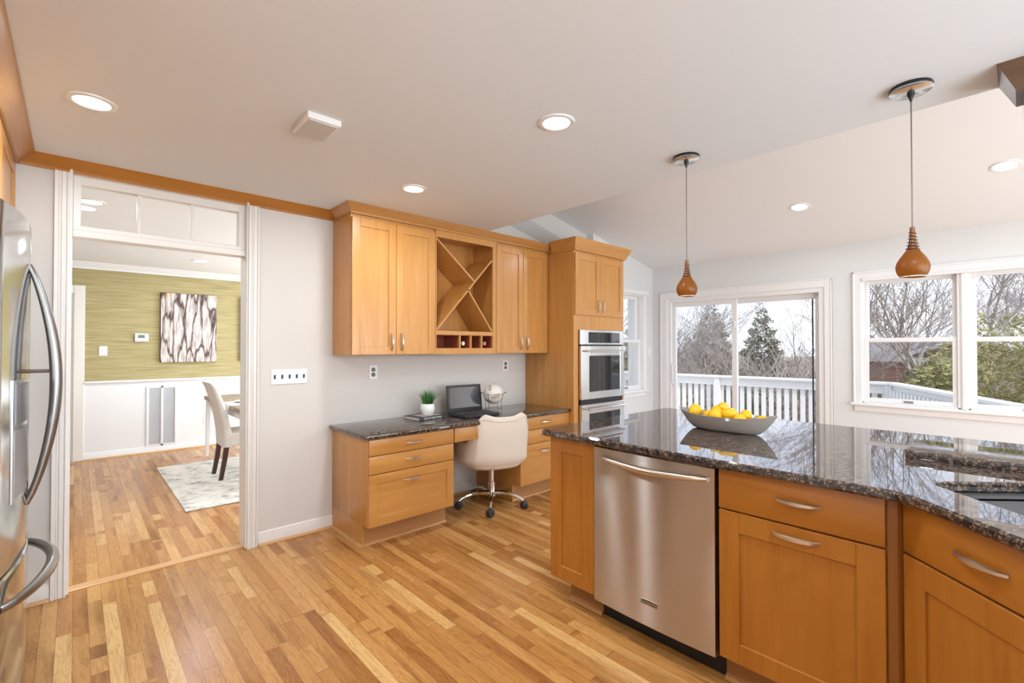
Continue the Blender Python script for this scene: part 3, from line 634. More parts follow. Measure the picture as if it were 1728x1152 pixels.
# small window beside the oven
FB = Matrix(((1, 0, 0, 0), (0, 1, 0, YB), (0, 0, 1, 0), (0, 0, 0, 1)))
w1 = thing('window_1', 'white double-hung window on the end wall beside the oven', 'window', (5.235, YB, 0.76)); w1['kind'] = 'structure'
double_hung(w1, FB, W0, W1, WZ0, 1.44, WZ1)
b = MB()
b.box(W1 - 0.008, W1 + 0.068, YB - 0.018, YB + 0.002, 0.785, 2.12, 0.004); b.box(W0 - 0.068, W0 + 0.008, YB - 0.018, YB + 0.002, 0.785, 2.12, 0.004); b.box(W0, W1, YB - 0.018, YB + 0.002, 2.052, 2.12, 0.004)
b.build('casing', TRIMW, w1)
MB().box(W0 - 0.09, W1 + 0.09, YB - 0.05, YB + 0.04, 0.765, 0.792, 0.005).build('window_sill', TRIMW, w1)
MB().box(W0 - 0.06, W1 + 0.06, YB - 0.016, YB + 0.002, 0.705, 0.766, 0.004).build('apron', TRIMW, w1)
MB().box(W0 - 0.075, W1 + 0.085, YB - 0.05, YB - 0.012, 2.055, 2.115, 0.006).build('blind_valance', VINYL, w1)

# ------------------------------------------------------------------ upper cabinets on the desk wall
UF = 3.232; UZ0, UZ1 = 1.302, 2.322
FU = frame((0, UF + 0.02, 0), (1, 0), (0, -1))      # d = 0 at the carcass face
def carcass(mb, x0, x1, y0, y1, z0, z1, t=0.018):
    mb.box(x0, x0 + t, y0, y1, z0, z1, 0.001); mb.box(x1 - t, x1, y0, y1, z0, z1, 0.001)
    mb.box(x0, x1, y0, y1, z0, z0 + t, 0.001); mb.box(x0, x1, y0, y1, z1 - t, z1, 0.001); mb.box(x0, x1, y1 - 0.012, y1, z0, z1)
YG = YW - 0.003
def upper(x0, x1, label):
    t = thing('upper_cabinet', label, 'wall cabinet', ((x0 + x1) / 2, 3.4, UZ0))
    MB().box(x0, x1, UF + 0.02, YW - 0.003, UZ0, UZ1, 0.0015).build('body', MAPLE, t)
    m = (x0 + x1) / 2
    for a, c, hu in ((x0 + 0.004, m - 0.0015, m - 0.042), (m + 0.0015, x1 - 0.004, m + 0.042)):
        d = shaker(FU, a, c, UZ0 + 0.002, UZ1 - 0.026, t)
        pull(FU, hu, UZ0 + 0.098, 0.135, True, d, d0=0.02)
    return t
upper(1.437, 2.147, 'honey maple wall cabinet with two doors, left of the wine rack')
upper(2.800, 3.488, 'honey maple wall cabinet with two doors, between wine rack and oven tower')
wk = thing('wine_rack_cabinet', 'open maple wall cabinet with crossed wine rack and four cubbies', 'wine rack', (2.47, 3.4, UZ0))
x0, x1 = 2.147, 2.800
b = MB(); carcass(b, x0, x1, UF + 0.02, YW, UZ0, UZ1); b.build('body', MAPLE, wk)
b = MB(); yf0, yf1 = UF + 0.002, UF + 0.021
b.box(x0, 2.156, yf0, yf1, UZ0, UZ1, 0.001); b.box(2.757, x1, yf0, yf1, UZ0, UZ1, 0.001); b.box(2.155, 2.758, yf0, yf1, 2.262, UZ1, 0.001); b.box(2.155, 2.758, yf0, yf1, 1.462, 1.496, 0.001); b.box(2.155, 2.758, yf0, yf1, UZ0, 1.352, 0.001)
b.build('face_frame', MAPLE, wk)
MB().box(2.157, 2.79, UF + 0.02, YW - 0.013, 1.470, 1.488).build('shelf', MAPLE, wk)
for a, z0, c, z1 in ((2.160, 1.502, 2.752, 2.142), (2.160, 2.250, 2.548, 1.935), (2.480, 1.858, 2.752, 1.502)):
    dx, dz = c - a, z1 - z0; L = math.hypot(dx, dz); nx, nz = -dz / L * 0.007, dx / L * 0.007
    b = MB(); b.prism([(a + nx, UF + 0.006, z0 + nz), (c + nx, UF + 0.006, z1 + nz), (c - nx, UF + 0.006, z1 - nz), (a - nx, UF + 0.006, z0 - nz)], (0, 0.30, 0)); b.build('rack_board', MAPLE, wk)
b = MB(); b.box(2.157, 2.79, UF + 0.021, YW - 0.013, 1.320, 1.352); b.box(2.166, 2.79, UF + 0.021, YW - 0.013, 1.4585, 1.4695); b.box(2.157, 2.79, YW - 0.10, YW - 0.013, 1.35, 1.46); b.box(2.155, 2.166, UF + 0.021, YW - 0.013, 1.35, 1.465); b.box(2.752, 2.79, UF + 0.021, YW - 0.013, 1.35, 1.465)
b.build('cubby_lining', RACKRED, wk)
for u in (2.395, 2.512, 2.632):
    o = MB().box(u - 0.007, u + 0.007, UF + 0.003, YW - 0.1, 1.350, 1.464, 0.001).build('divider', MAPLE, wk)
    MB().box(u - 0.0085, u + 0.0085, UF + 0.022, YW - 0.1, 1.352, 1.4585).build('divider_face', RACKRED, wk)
def bottle(x, mat, label):
    t = thing('wine_bottle', label, 'bottle', (x, UF + 0.1, 1.352), 'wine bottles in the cubbies')
    M = Matrix.Translation((x, UF + 0.035, 1.392)) @ Matrix.Rotation(R(-90), 4, 'X')
    MB(M).lathe([(0.001, 0.2), (0.036, 0.2), (0.038, 0.19), (0.038, 0.135), (0.03, 0.11), (0.016, 0.085), (0.0155, 0.02)], n=24).build('glass_body', DARKG, t)
    MB(M).lathe([(0.0162, 0.055), (0.0165, 0.015), (0.0175, 0.012), (0.0175, 0.0), (0.012, -0.003), (0.001, -0.003)], n=24).build('capsule', mat, t)
bottle(2.452, pm('capsule_white', (0.75, 0.70, 0.63), 0.3), 'wine bottle with a white capsule lying in the second cubby')
bottle(2.690, pm('capsule_pink', (0.55, 0.25, 0.22), 0.3), 'wine bottle with a reddish capsule lying in the rightmost cubby')

# crown over the wall cabinets
CP2 = [(0.0, 2.318), (0.012, 2.318), (0.012, 2.332), (0.018, 2.336), (0.050, ZC - 0.010), (0.055, ZC - 0.001), (0.0, ZC - 0.001)]
cc = MB(); crown_run(cc, (1.437, YW - 0.07), (1.437, UF), (-1, 0), 0, 1, CP2); crown_run(cc, (1.437, UF), (3.49, UF), (0, -1), 1, 0, CP2)
cc.box(1.437, 3.49, UF, YW, 2.318, ZC - 0.002)
cc.build('crown_moulding', wood('maple_crown_cab', (0.44, 0.20, 0.058), (0.53, 0.27, 0.09), (0.47, 0.22, 0.065), 'X'), label='maple crown moulding along the top of the wall cabinets', category='moulding')

# ------------------------------------------------------------------ oven tower
TX0, TX1, TF = 3.492, 4.322, 2.905
ot = thing('oven_tower_cabinet', 'tall maple cabinet housing the double oven, two small doors on top', 'tall cabinet', (3.9, 3.2, 0))
b = MB(); b.box(TX0, TX0 + 0.02, TF, YW - 0.003, 0.0, 2.30, 0.001); b.box(TX1 - 0.02, TX1, TF, YB - 0.002, 0.0, 2.30, 0.001)
b.box(TX0 + 0.019, TX1 - 0.019, YB - 0.03, YB - 0.004, 0.0, 2.30); b.box(TX0 + 0.019, TX1 - 0.019, TF, YB - 0.01, 1.53, 1.70); b.box(TX0 + 0.019, TX1 - 0.019, TF, YB - 0.01, 0.10, 0.125); b.box(TX0 + 0.019, TX1 - 0.019, TF, YB - 0.01, 1.70, 2.30)
b.box(TX0 + 0.019, 3.56, TF, TF + 0.02, 0.12, 1.53); b.box(4.29, TX1 - 0.019, TF, TF + 0.02, 0.12, 1.53); b.box(TX0 + 0.02, TX1 - 0.02, TF + 0.05, YB - 0.05, 0.0, 0.10)
b.build('body', MAPLE, ot)
FT = frame((0, TF, 0), (1, 0), (0, -1)); m = (TX0 + TX1) / 2 - 0.02
for a, c, hu in ((TX0 + 0.006, m - 0.0015, m - 0.04), (m + 0.0015, TX1 - 0.03, m + 0.04)):
    d = shaker(FT, a, c, 1.672, 2.268, ot); pull(FT, hu, 1.768, 0.135, True, d, d0=0.02)
CP3 = [(0.0, 2.292), (0.012, 2.292), (0.012, 2.306), (0.018, 2.311), (0.052, 2.392), (0.056, 2.404), (0.0, 2.404)]
cc = MB(); crown_run(cc, (TX0, UF - 0.056), (TX0, TF - 0.016), (-1, 0), 0, 1, CP3); crown_run(cc, (TX0, TF - 0.016), (TX1, TF - 0.016), (0, -1), 1, 1, CP3); crown_run(cc, (TX1, TF - 0.016), (TX1, YB - 0.003), (1, 0), 1, 0, CP3)
cc.box(TX0, TX1, TF - 0.016, YB - 0.003, 2.292, 2.403)
cc.build('crown_moulding', MAPLE_X, ot)

ov = thing('double_oven', 'stainless steel double wall oven built into the maple tower', 'oven', (3.92, TF, 0.13))
OX0, OX1 = 3.566, 4.284; FO = frame((0, TF, 0), (1, 0), (0, -1))
MB(FO).box(OX0 + 0.01, OX1 - 0.01, -0.5, 0.012, 0.13, 1.528).build('body', BLACKP, ov)
cp = MB(FO).box(OX0, OX1, 0.0, 0.024, 1.385, 1.530, 0.003).build('control_panel', STEELO, ov)
MB(FO).box(3.69, 4.212, 0.022, 0.027, 1.403, 1.508, 0.002).build('display_glass', DARKG, cp)
def oven_door(z0, z1, g0, g1, hz):
    b = MB(FO); e = 0.03
    b.box(OX0, 3.69, 0.004, 0.034, z0, z1, 0.003); b.box(4.21, OX1, 0.004, 0.034, z0, z1, 0.003); b.box(3.688, 4.212, 0.004, 0.034, g1, z1, 0.003); b.box(3.688, 4.212, 0.004, 0.034, z0, g0, 0.003)
    d = b.build('oven_door', STEELO, ov)
    MB(FO).box(3.685, 4.215, 0.006, 0.030, g0 - 0.003, g1 + 0.003).build('door_glass', DARKG, d)
    h = MB(FO); h.tube([(OX0 + 0.06, 0.075, hz), (OX1 - 0.05, 0.075, hz)], 0.010, 14)
    for u in (OX0 + 0.09, OX1 - 0.08): h.tube([(u, 0.03, hz), (u, 0.075, hz)], 0.008, 10)
    h.build('handle', pm('oven_handle', (0.75, 0.74, 0.72), 0.2, 1.0), d)
    return d
oven_door(0.850, 1.372, 0.922, 1.274, 1.322)
oven_door(0.140, 0.800, 0.30, 0.708, 0.758)
b = MB(FO); b.box(OX0 + 0.012, OX1 - 0.012, 0.0, 0.016, 0.803, 0.847); b.build('vent_strip', BLACKP, ov)

# ------------------------------------------------------------------ desk
DF = 2.975; DZ = 0.742; FD = frame((0, DF, 0), (1, 0), (0, -1))
ct = MB(); ct.prism([(1.412, YW - 0.001, DZ), (1.412, 2.935, DZ), (3.4905, 2.935, DZ), (3.4905, YW - 0.001, DZ)], (0, 0, 0.030), 0.006)
ct.build('desk_countertop', GRAN, label='brown granite countertop of the desk along the wall', category='countertop')
def base_shoe(mb, x0, x1, y, z=0.016):
    mb.prism([(x0, y, 0), (x0, y - 0.014, 0), (x0, y - 0.010, 0.012), (x0, y, z)], (x1 - x0, 0, 0))
def desk_base(x0, x1, label, side):
    t = thing('desk_drawer_cabinet', label, 'base cabinet', ((x0 + x1) / 2, 3.25, 0), 'desk drawer cabinets')
    b = MB()
    b.prism([(x0, DF, 0.148), (x0, YW - 0.003, 0.148), (x0, YW - 0.003, DZ), (x0, DF, DZ)], (x1 - x0, 0, 0), 0.0015)
    b.box(x0, x0 + 0.018, DF + 0.082, YW - 0.003, 0.0, 0.150)
    b.build('body', MAPLE, t)
    b = MB(); b.box(x0 + 0.001, x1 - 0.001, DF + 0.095, YW - 0.003, 0, 0.150); b.build('toe_kick', pm('toe_maple', (0.46, 0.23, 0.085), 0.5), t)
    b = MB(); base_shoe(b, x0, x1, DF + 0.095)
    if side: b.prism([(x0, DF + 0.082, 0), (x0 - 0.014, DF + 0.082, 0), (x0 - 0.010, DF + 0.082, 0.012), (x0, DF + 0.082, 0.016)], (0, YW - DF - 0.10, 0))
    b.build('shoe_moulding', OAKTRIM, t)
    for h0, h1, hz in ((0.630, 0.737, 0.688), (0.505, 0.624, 0.573)):
        d = slab(FD, x0 + 0.004, x1 - 0.004, h0, h1, t); pull(FD, (x0 + x1) / 2 - 0.005, hz, 0.14, False, d, d0=0.02)
    d = shaker(FD, x0 + 0.004, x1 - 0.004, 0.151, 0.499, t, 'drawer', MAPLE_X); pull(FD, (x0 + x1) / 2 - 0.02, 0.430, 0.14, False, d, d0=0.02)
    return t
desk_base(1.437, 2.133, 'maple three-drawer desk cabinet at the left end by the doorway', True)
desk_base(2.832, 3.4905, 'maple three-drawer desk cabinet on the right beside the oven tower', False)
pd = thing('pencil_drawer', 'shallow maple pencil drawer bridging the knee space of the desk', 'drawer', (2.48, 3.2, 0.63))
MB().box(2.134, 2.831, DF, 3.45, 0.632, DZ - 0.001).build('box', MAPLE_X, pd)
d = slab(FD, 2.138, 2.828, 0.629, 0.737, pd, 'drawer_front'); pull(FD, 2.48, 0.688, 0.14, False, d, d0=0.02)

# ------------------------------------------------------------------ things on the desk
TOP = DZ + 0.030
bk = thing('book', 'dark grey hardcover book with white spine lettering under the potted grass', 'book', (2.14, 3.35, TOP))
FBk = Matrix.Translation((2.012, 3.258, TOP)) @ Matrix.Rotation(R(7), 4, 'Z')
b = MB(FBk); b.box(0, 0.275, 0, 0.20, 0, 0.003, 0.001); b.box(0, 0.275, 0, 0.20, 0.022, 0.025, 0.001); b.box(0, 0.275, -0.003, 0.003, 0, 0.025, 0.001); b.build('cover', COVER, bk)
MB(FBk).box(0.004, 0.271, 0.003, 0.195, 0.003, 0.022).build('pages', PAGES, bk)
MB(FBk).box(0.06, 0.25, 0.03, 0.16, 0.025, 0.0255).build('cover_print', pm('cover_print', (0.50, 0.43, 0.42), 0.5, var=0.4, vscale=25), bk)
text('spine_lettering', 'ONE POT MARIL VWARE', 0.0195, PLASTIC, FBk @ Matrix.Translation((0.045, -0.0034, 0.006)) @ Matrix.Rotation(R(90), 4, 'X'), bk, 0.0003, xs=0.86)

px, py, pz = 2.150, 3.355, TOP + 0.0255
pl = thing('potted_grass', 'small white ceramic pot of green grass standing on the book', 'plant', (px, py, pz))
MB().lathe([(0.001, pz), (0.036, pz), (0.046, pz + 0.010), (0.057, pz + 0.036), (0.060, pz + 0.056), (0.056, pz + 0.078), (0.050, pz + 0.092), (0.047, pz + 0.094), (0.045, pz + 0.088), (0.043, pz + 0.080), (0.001, pz + 0.078)], px, py, 36, False).build('pot', CERAM, pl)
MB().lathe([(0.001, pz + 0.084), (0.043, pz + 0.082)], px, py, 20, False).build('soil', SOIL, pl)
rnd = random.Random(4); b = MB()
for i in range(190):
    a = rnd.random() * 2 * PI; rr_ = 0.036 * math.sqrt(rnd.random()); bx, by = px + rr_ * math.cos(a), py + rr_ * math.sin(a)
    lean = rr_ / 0.036 * rnd.uniform(0.15, 0.85) * (1.3 if rnd.random() < 0.15 else 0.8); L = rnd.uniform(0.085, 0.145); a2 = a + rnd.uniform(-0.6, 0.6)
    P = []; 
    for k in range(5):
        f = k / 4; P.append(Vector((bx + math.cos(a2) * lean * L * f ** 1.5, by + math.sin(a2) * lean * L * f ** 1.5, pz + 0.082 + L * f * (1 - 0.28 * lean * f))))
    wv = Vector((-math.sin(a2 + 0.8), math.cos(a2 + 0.8), 0)) * 0.0024
    t = bmesh.new(); prev = None
    for k, p in enumerate(P):
        w_ = wv * (1 - (k / 4) ** 2 * 0.95); cur = (t.verts.new(p - w_), t.verts.new(p + w_))
        if prev: t.faces.new((prev[0], prev[1], cur[1], cur[0]))
        prev = cur
    b._add(t)
b.build('grass_blades', GRASS, pl, kind='stuff')

lp = thing('laptop', 'open black laptop on the granite desk beside the globe', 'laptop', (2.53, 3.21, TOP))
FL = Matrix.Translation((2.340, 3.086, TOP)) @ Matrix.Rotation(R(-2), 4, 'Z')
LW, LD = 0.365, 0.262
lb = MB(FL).box(0, LW, 0, LD, 0.003, 0.024, 0.004, 2).build('keyboard_base', LAPT, lp)
b = MB(FL)
for r_ in range(5):
    for c_ in range(14):
        b.box(0.025 + c_ * 0.0226, 0.025 + c_ * 0.0226 + 0.0185, 0.10 + r_ * 0.0255, 0.10 + r_ * 0.0255 + 0.0205, 0.024, 0.0275, 0.001)
b.build('keys', KEYS, lb, kind='stuff')
MB(FL).box(0.13, 0.225, 0.022, 0.082, 0.0238, 0.0246).build('touchpad', KEYS, lb)
FLs = FL @ Matrix.Translation((0, LD - 0.006, 0.024)) @ Matrix.Rotation(R(-8), 4, 'X')
sc = MB(FLs).box(0, LW, -0.004, 0.010, 0, 0.232, 0.004, 2).build('screen_lid', LAPT, lp)
MB(FLs).box(0.022, LW - 0.022, -0.0050, -0.0035, 0.034, 0.212).build('screen', pm('laptop_screen', (0.055, 0.06, 0.062), 0.05, ior=2.2), sc)

gx, gy = 2.775, 3.245; gz = TOP
gl = thing('desk_globe', 'small cream desk globe in a wire stand beside the laptop', 'globe', (gx, gy, gz))
MB().sphere((gx, gy, gz + 0.168), 0.092, seg=40).build('globe_ball', GLOBEM, gl)
b = MB()
def ring(mb, cx, cy, z, r, t_, n=48): mb.tube([(cx + r * math.cos(2 * PI * k / n), cy + r * math.sin(2 * PI * k / n), z) for k in range(n + 1)], t_, 6)
ring(b, gx, gy, gz + 0.03, 0.080, 0.0018); ring(b, gx, gy, gz + 0.168, 0.0945, 0.0012)
for k in range(4):
    a = R(20) + k * PI / 2; b.tube([(gx + 0.082 * math.cos(a), gy + 0.082 * math.sin(a), gz), (gx + 0.082 * math.cos(a), gy + 0.082 * math.sin(a), gz + 0.10), (gx + 0.098 * math.cos(a), gy + 0.098 * math.sin(a), gz + 0.176)], 0.0022, 6)
b.build('wire_stand', WIREM, gl)
for sgn in (-1, 1):
    b = MB(); b.sphere((gx + 0.108 * sgn * 0.80, gy - 0.108 * sgn * 0.6, gz + 0.178), 0.007, seg=12); b.tube([(gx + 0.09 * sgn * 0.8, gy - 0.09 * sgn * 0.6, gz + 0.175), (gx + 0.108 * sgn * 0.8, gy - 0.108 * sgn * 0.6, gz + 0.178)], 0.0025, 6)
    b.build('pivot_knob', WIREM, gl)

# ------------------------------------------------------------------ wall plates
def plate(x0, x1, z0, z1, y, label, name, cat, kind, n=1, grp=None, F=None):
    t = thing(name, label, cat, ((x0 + x1) / 2, y, (z0 + z1) / 2), grp)
    MB().box(x0, x1, y - 0.006, y, z0, z1, 0.002).build('plate', PLASTIC, t)
    w = (x1 - x0) / n; zc = (z0 + z1) / 2
    for i in range(n):
        xc = x0 + w * (i + 0.5)
        if kind == 'switch':
            MB().box(xc - 0.006, xc + 0.006, y - 0.007, y - 0.005, zc - 0.014, zc + 0.014).build('slot', BLACKP, t)
            MB().prism([(xc - 0.004, y - 0.006, zc - 0.004), (xc + 0.004, y - 0.006, zc - 0.004), (xc + 0.004, y - 0.006, zc + 0.012), (xc - 0.004, y - 0.006, zc + 0.012)], (0, -0.010, 0.004)).build('toggle', BLACKP, t)
        elif kind == 'toggle':
            MB().box(xc - 0.012, xc + 0.012, y - 0.009, y - 0.005, zc - 0.028, zc + 0.028, 0.002).build('rocker', PLASTIC, t)
        else:
            for s in (-1, 1):
                M = Matrix.Translation((xc, y - 0.005, zc + s * 0.020)) @ Matrix.Rotation(R(90), 4, 'X')
                o = MB(M).lathe([(0.001, 0.004), (0.015, 0.004), (0.0165, 0.002), (0.0165, 0.0)], n=24, cap=False).build('socket', BLACKP if kind == 'black' else PLASTIC, t)
                q = MB()
                for dx in (-0.006, 0.006): q.box(xc + dx - 0.0015, xc + dx + 0.0015, y - 0.0098, y - 0.0088, zc + s * 0.020 - 0.004, zc + s * 0.020 + 0.006)
                q.box(xc - 0.002, xc + 0.002, y - 0.0098, y - 0.0088, zc + s * 0.020 - 0.011, zc + s * 0.020 - 0.007)
                q.build('slots', PLASTIC if kind == 'black' else RUBBER, o)
    return t
plate(1.003, 1.249, 1.097, 1.202, YW, 'long white switch plate with five black toggles by the doorway', 'switch_plate', 'light switch', 'switch', 5)
plate(1.732, 1.806, 1.101, 1.215, YW, 'white outlet plate with black sockets left of the potted grass', 'outlet', 'outlet', 'black', 1, 'desk wall outlets')
plate(3.166, 3.248, 1.118, 1.228, YW, 'white outlet plate with black sockets next to the oven tower', 'outlet', 'outlet', 'black', 1, 'desk wall outlets')
plate(5.722, 5.815, 1.245, 1.352, YB, 'white double switch plate between small window and sliding door', 'switch_plate', 'light switch', 'toggle', 2)

# ------------------------------------------------------------------ swivel chair
sw = thing('swivel_chair', 'cream upholstered swivel chair on a chrome five-star base at the desk', 'chair', (0, 0, 0))
def shell(th, zt):
    pass
# shell outline: plan curve (back = -y), angle 0 at the back
def shell_pt(a, f, inner):
    """a in -1..1 around (arms at the ends), f 0 bottom .. 1 top"""
    ang = a * R(128)
    back = math.cos(ang)                       # 1 at the back
    k = max(0.0, min(1.0, (0.53 - abs(a)) / 0.28)); k = k * k * (3 - 2 * k)
    ear = 0.026 * math.exp(-((abs(a) - 0.255) / 0.09) ** 2)
    ztop = 0.575 + (0.785 - 0.575) * k + ear
    zbot = 0.375
    z = zbot + (ztop - zbot) * f
    rx, ry = 0.275, 0.262
    flare = 1.0 + 0.10 * max(0, (z - 0.45)) / 0.35 * (0.4 + 0.6 * max(back, 0))
    tuck = 1.0 - 0.16 * (1 - min(1, f / 0.22)) ** 2
    e = 2.6
    cx, cy = math.sin(ang), -math.cos(ang)
    n = (abs(cx) ** e + abs(cy) ** e) ** (-1 / e)
    rr_ = (1.0 if not inner else 0.83) * flare * tuck
    return Vector((cx * n * rx * rr_, cy * n * ry * rr_ , z - (0.010 if inner else 0)))
NA, NF = 48, 14
def shell_mesh():
    out = [[shell_pt(-1 + 2 * i / NA, j / NF, False) for i in range(NA + 1)] for j in range(NF + 1)]
    inn = [[shell_pt(-1 + 2 * i / NA, j / NF, True) for i in range(NA + 1)] for j in range(NF + 1)]
    b = MB(); rows = out + [[(p + q) / 2 + Vector((0, 0, 0.014)) for p, q in zip(out[-1], inn[-1])]] + inn[::-1]
    # close into rings around each column
    rings = [[rows[r_][i] for r_ in range(len(rows))] for i in range(NA + 1)]
    b.loft(rings); return b
bs = shell_mesh().build('backrest', FABRIC, sw, 50)
b = MB()
b.tube([shell_pt(-1 + 2 * i / NA, 0.93, False) * 1.004 + Vector((0, 0, 0.0)) for i in range(NA + 1)], 0.0035, 6); b.build('piping', PIPING, bs)
b = MB(); N = 40
def seatring(s, z): return [Vector((0.255 * s * math.copysign(abs(math.cos(t)) ** 0.75, math.cos(t)), 0.02 + 0.262 * s * math.copysign(abs(math.sin(t)) ** 0.75, math.sin(t)), z)) for t in [2 * PI * k / N for k in range(N)]]
b.loft([seatring(0.70, 0.352), seatring(0.86, 0.358), seatring(0.96, 0.385), seatring(0.965, 0.45), seatring(0.93, 0.485), seatring(0.8, 0.50), seatring(0.3, 0.507)]); b.build('seat', FABRIC, sw, 60)
b = MB(); b.box(-0.09, 0.09, -0.11, 0.11, 0.330, 0.354, 0.006); b.build('seat_plate', BLACKM, sw)
MB().lathe([(0.022, 0.335), (0.022, 0.21), (0.029, 0.208), (0.029, 0.125), (0.036, 0.12), (0.036, 0.085)], 0, 0, 24).build('gas_lift', CHROME, sw)
b = MB(); b.tube([(-0.06, -0.03, 0.34), (-0.19, -0.10, 0.338)], 0.004, 8); b.build('lever', CHROME, sw)
for k in range(5):
    a = R(29 + 72 * k); ca, sa = math.cos(a), math.sin(a)
    P = []
    for r_, z in ((0.02, 0.112), (0.08, 0.118), (0.15, 0.116), (0.21, 0.102), (0.25, 0.084), (0.272, 0.066)): P.append((r_ * ca, r_ * sa, z))
    lg = MB().tube(P, 0.012, 10, flat=1.0, rr=[0.022, 0.019, 0.016, 0.014, 0.012, 0.010]).build('leg', CHROME, sw)
    cs = MB(); cx, cy = 0.278 * ca, 0.278 * sa; ta = a + 0.9
    for s in (-1, 1):
        off = Vector((math.cos(ta), math.sin(ta), 0)) * 0.013 * s
        M = Matrix.Translation((cx + off.x, cy + off.y, 0.031)) @ Matrix.Rotation(ta, 4, 'Z') @ Matrix.Rotation(R(90), 4, 'Y')
        q = MB(M).lathe([(0.001, -0.009), (0.026, -0.010), (0.031, -0.006), (0.031, 0.006), (0.026, 0.010), (0.001, 0.009)], n=24, cap=False)
        me = bpy.data.meshes.new('_c'); q.bm.to_mesh(me); q.bm.free(); cs.bm.from_mesh(me); bpy.data.meshes.remove(me)
    cs.sphere((cx, cy, 0.044), 0.026, 1, 1, 0.85, 16)
    cs.build('caster', RUBBER, lg)
sw.location = (2.640, 3.110, 0); sw.rotation_euler = (0, 0, R(-17)); sw.scale = (1.05, 1.02, 1.0)

# ------------------------------------------------------------------ peninsula
PX = 1.93; FP = frame((PX, 0, 0), (0, -1), (-1, 0))     # u = -y
PZ1 = 0.879
def pen_unit(name, label, y0, y1, cat='base cabinet', grp=None, depth=0.60):
    t = thing(name, label, cat, (PX + 0.3, (y0 + y1) / 2, 0), grp)
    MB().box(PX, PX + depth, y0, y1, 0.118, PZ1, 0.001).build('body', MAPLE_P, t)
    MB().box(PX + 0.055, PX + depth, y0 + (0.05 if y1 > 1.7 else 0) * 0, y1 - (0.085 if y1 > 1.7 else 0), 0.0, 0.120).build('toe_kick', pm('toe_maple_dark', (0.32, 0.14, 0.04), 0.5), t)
    b = MB(); yy1 = y1 - (0.085 if y1 > 1.7 else 0)
    b.prism([(PX + 0.055, y0, 0), (PX + 0.037, y0, 0), (PX + 0.042, y0, 0.014), (PX + 0.055, y0, 0.020)], (0, yy1 - y0, 0)); b.build('shoe_moulding', OAKTRIM2, t)
    return t
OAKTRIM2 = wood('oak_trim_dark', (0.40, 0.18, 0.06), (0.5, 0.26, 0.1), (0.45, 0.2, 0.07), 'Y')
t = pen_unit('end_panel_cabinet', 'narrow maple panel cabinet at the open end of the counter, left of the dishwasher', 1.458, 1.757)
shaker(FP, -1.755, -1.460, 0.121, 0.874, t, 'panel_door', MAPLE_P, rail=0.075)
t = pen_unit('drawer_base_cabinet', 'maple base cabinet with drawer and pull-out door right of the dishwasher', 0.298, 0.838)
d = slab(FP, -0.836, -0.302, 0.716, 0.872, t, mat=MAPLE_SHADED_Y); pull(FP, -0.553, 0.800, 0.152, False, d, d0=0.02)
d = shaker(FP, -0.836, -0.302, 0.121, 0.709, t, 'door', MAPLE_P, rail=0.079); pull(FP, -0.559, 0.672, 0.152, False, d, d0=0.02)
# dishwasher
dw = thing('dishwasher', 'stainless steel dishwasher with a curved bar handle in the peninsula', 'dishwasher', (PX + 0.3, 1.148, 0))
MB().box(PX + 0.012, PX + 0.58, 0.842, 1.456, 0.10, 0.872).build('body', BLACKP, dw)
MB().box(PX + 0.06, PX + 0.50, 0.842, 1.456, 0.0, 0.105).build('toe_kick', BLACKP, dw)
rings = []
for i in range(9):
    f = i / 8; y = 0.848 + f * (1.450 - 0.848); bow = 0.010 * (1 - (2 * f - 1) ** 2)
    xo = PX - 0.030 - bow; r_ = 0.004 if 0 < i < 8 else 0.0
    rings.append([(xo, y, 0.112), (xo, y, 0.866), (xo + 0.006, y, 0.871), (PX + 0.012, y, 0.871), (PX + 0.012, y, 0.107), (xo + 0.005, y, 0.107)])
dd = MB().loft(rings).build('door', STEEL, dw, 25)
P = []; 
for i in range(21):
    f = i / 20; P.append((PX - 0.036 - 0.040 * math.sin(PI * f) ** 0.55, 1.388 - f * 0.510, 0.822 - 0.010 * math.sin(PI * f)))
MB().tube(P, 0.017, 14, flat=0.8, rr=[0.014 + 0.006 * math.sin(PI * i / 20) for i in range(21)]).build('handle', DWH, dd)
bp = MB().box(PX - 0.0425, PX - 0.038, 1.097, 1.183, 0.206, 0.228, 0.0008).build('badge', pm('badge_steel', (0.75, 0.70, 0.65), 0.25, 1.0), dd)
MB().box(PX - 0.0430, PX - 0.0420, 1.0995, 1.1805, 0.2085, 0.2255).build('badge_field', pm('badge_dark', (0.02, 0.012, 0.01), 0.4), bp)
text('badge_lettering', 'KitchenAid', 0.0185, pm('badge_letter', (0.72, 0.66, 0.6), 0.3, 0.6), Matrix.Translation((PX - 0.0433, 1.140, 0.2115)) @ Matrix.Rotation(R(-90), 4, 'Z') @ Matrix.Rotation(R(90), 4, 'X'), bp, 0.0002, 'CENTER', 0.92)

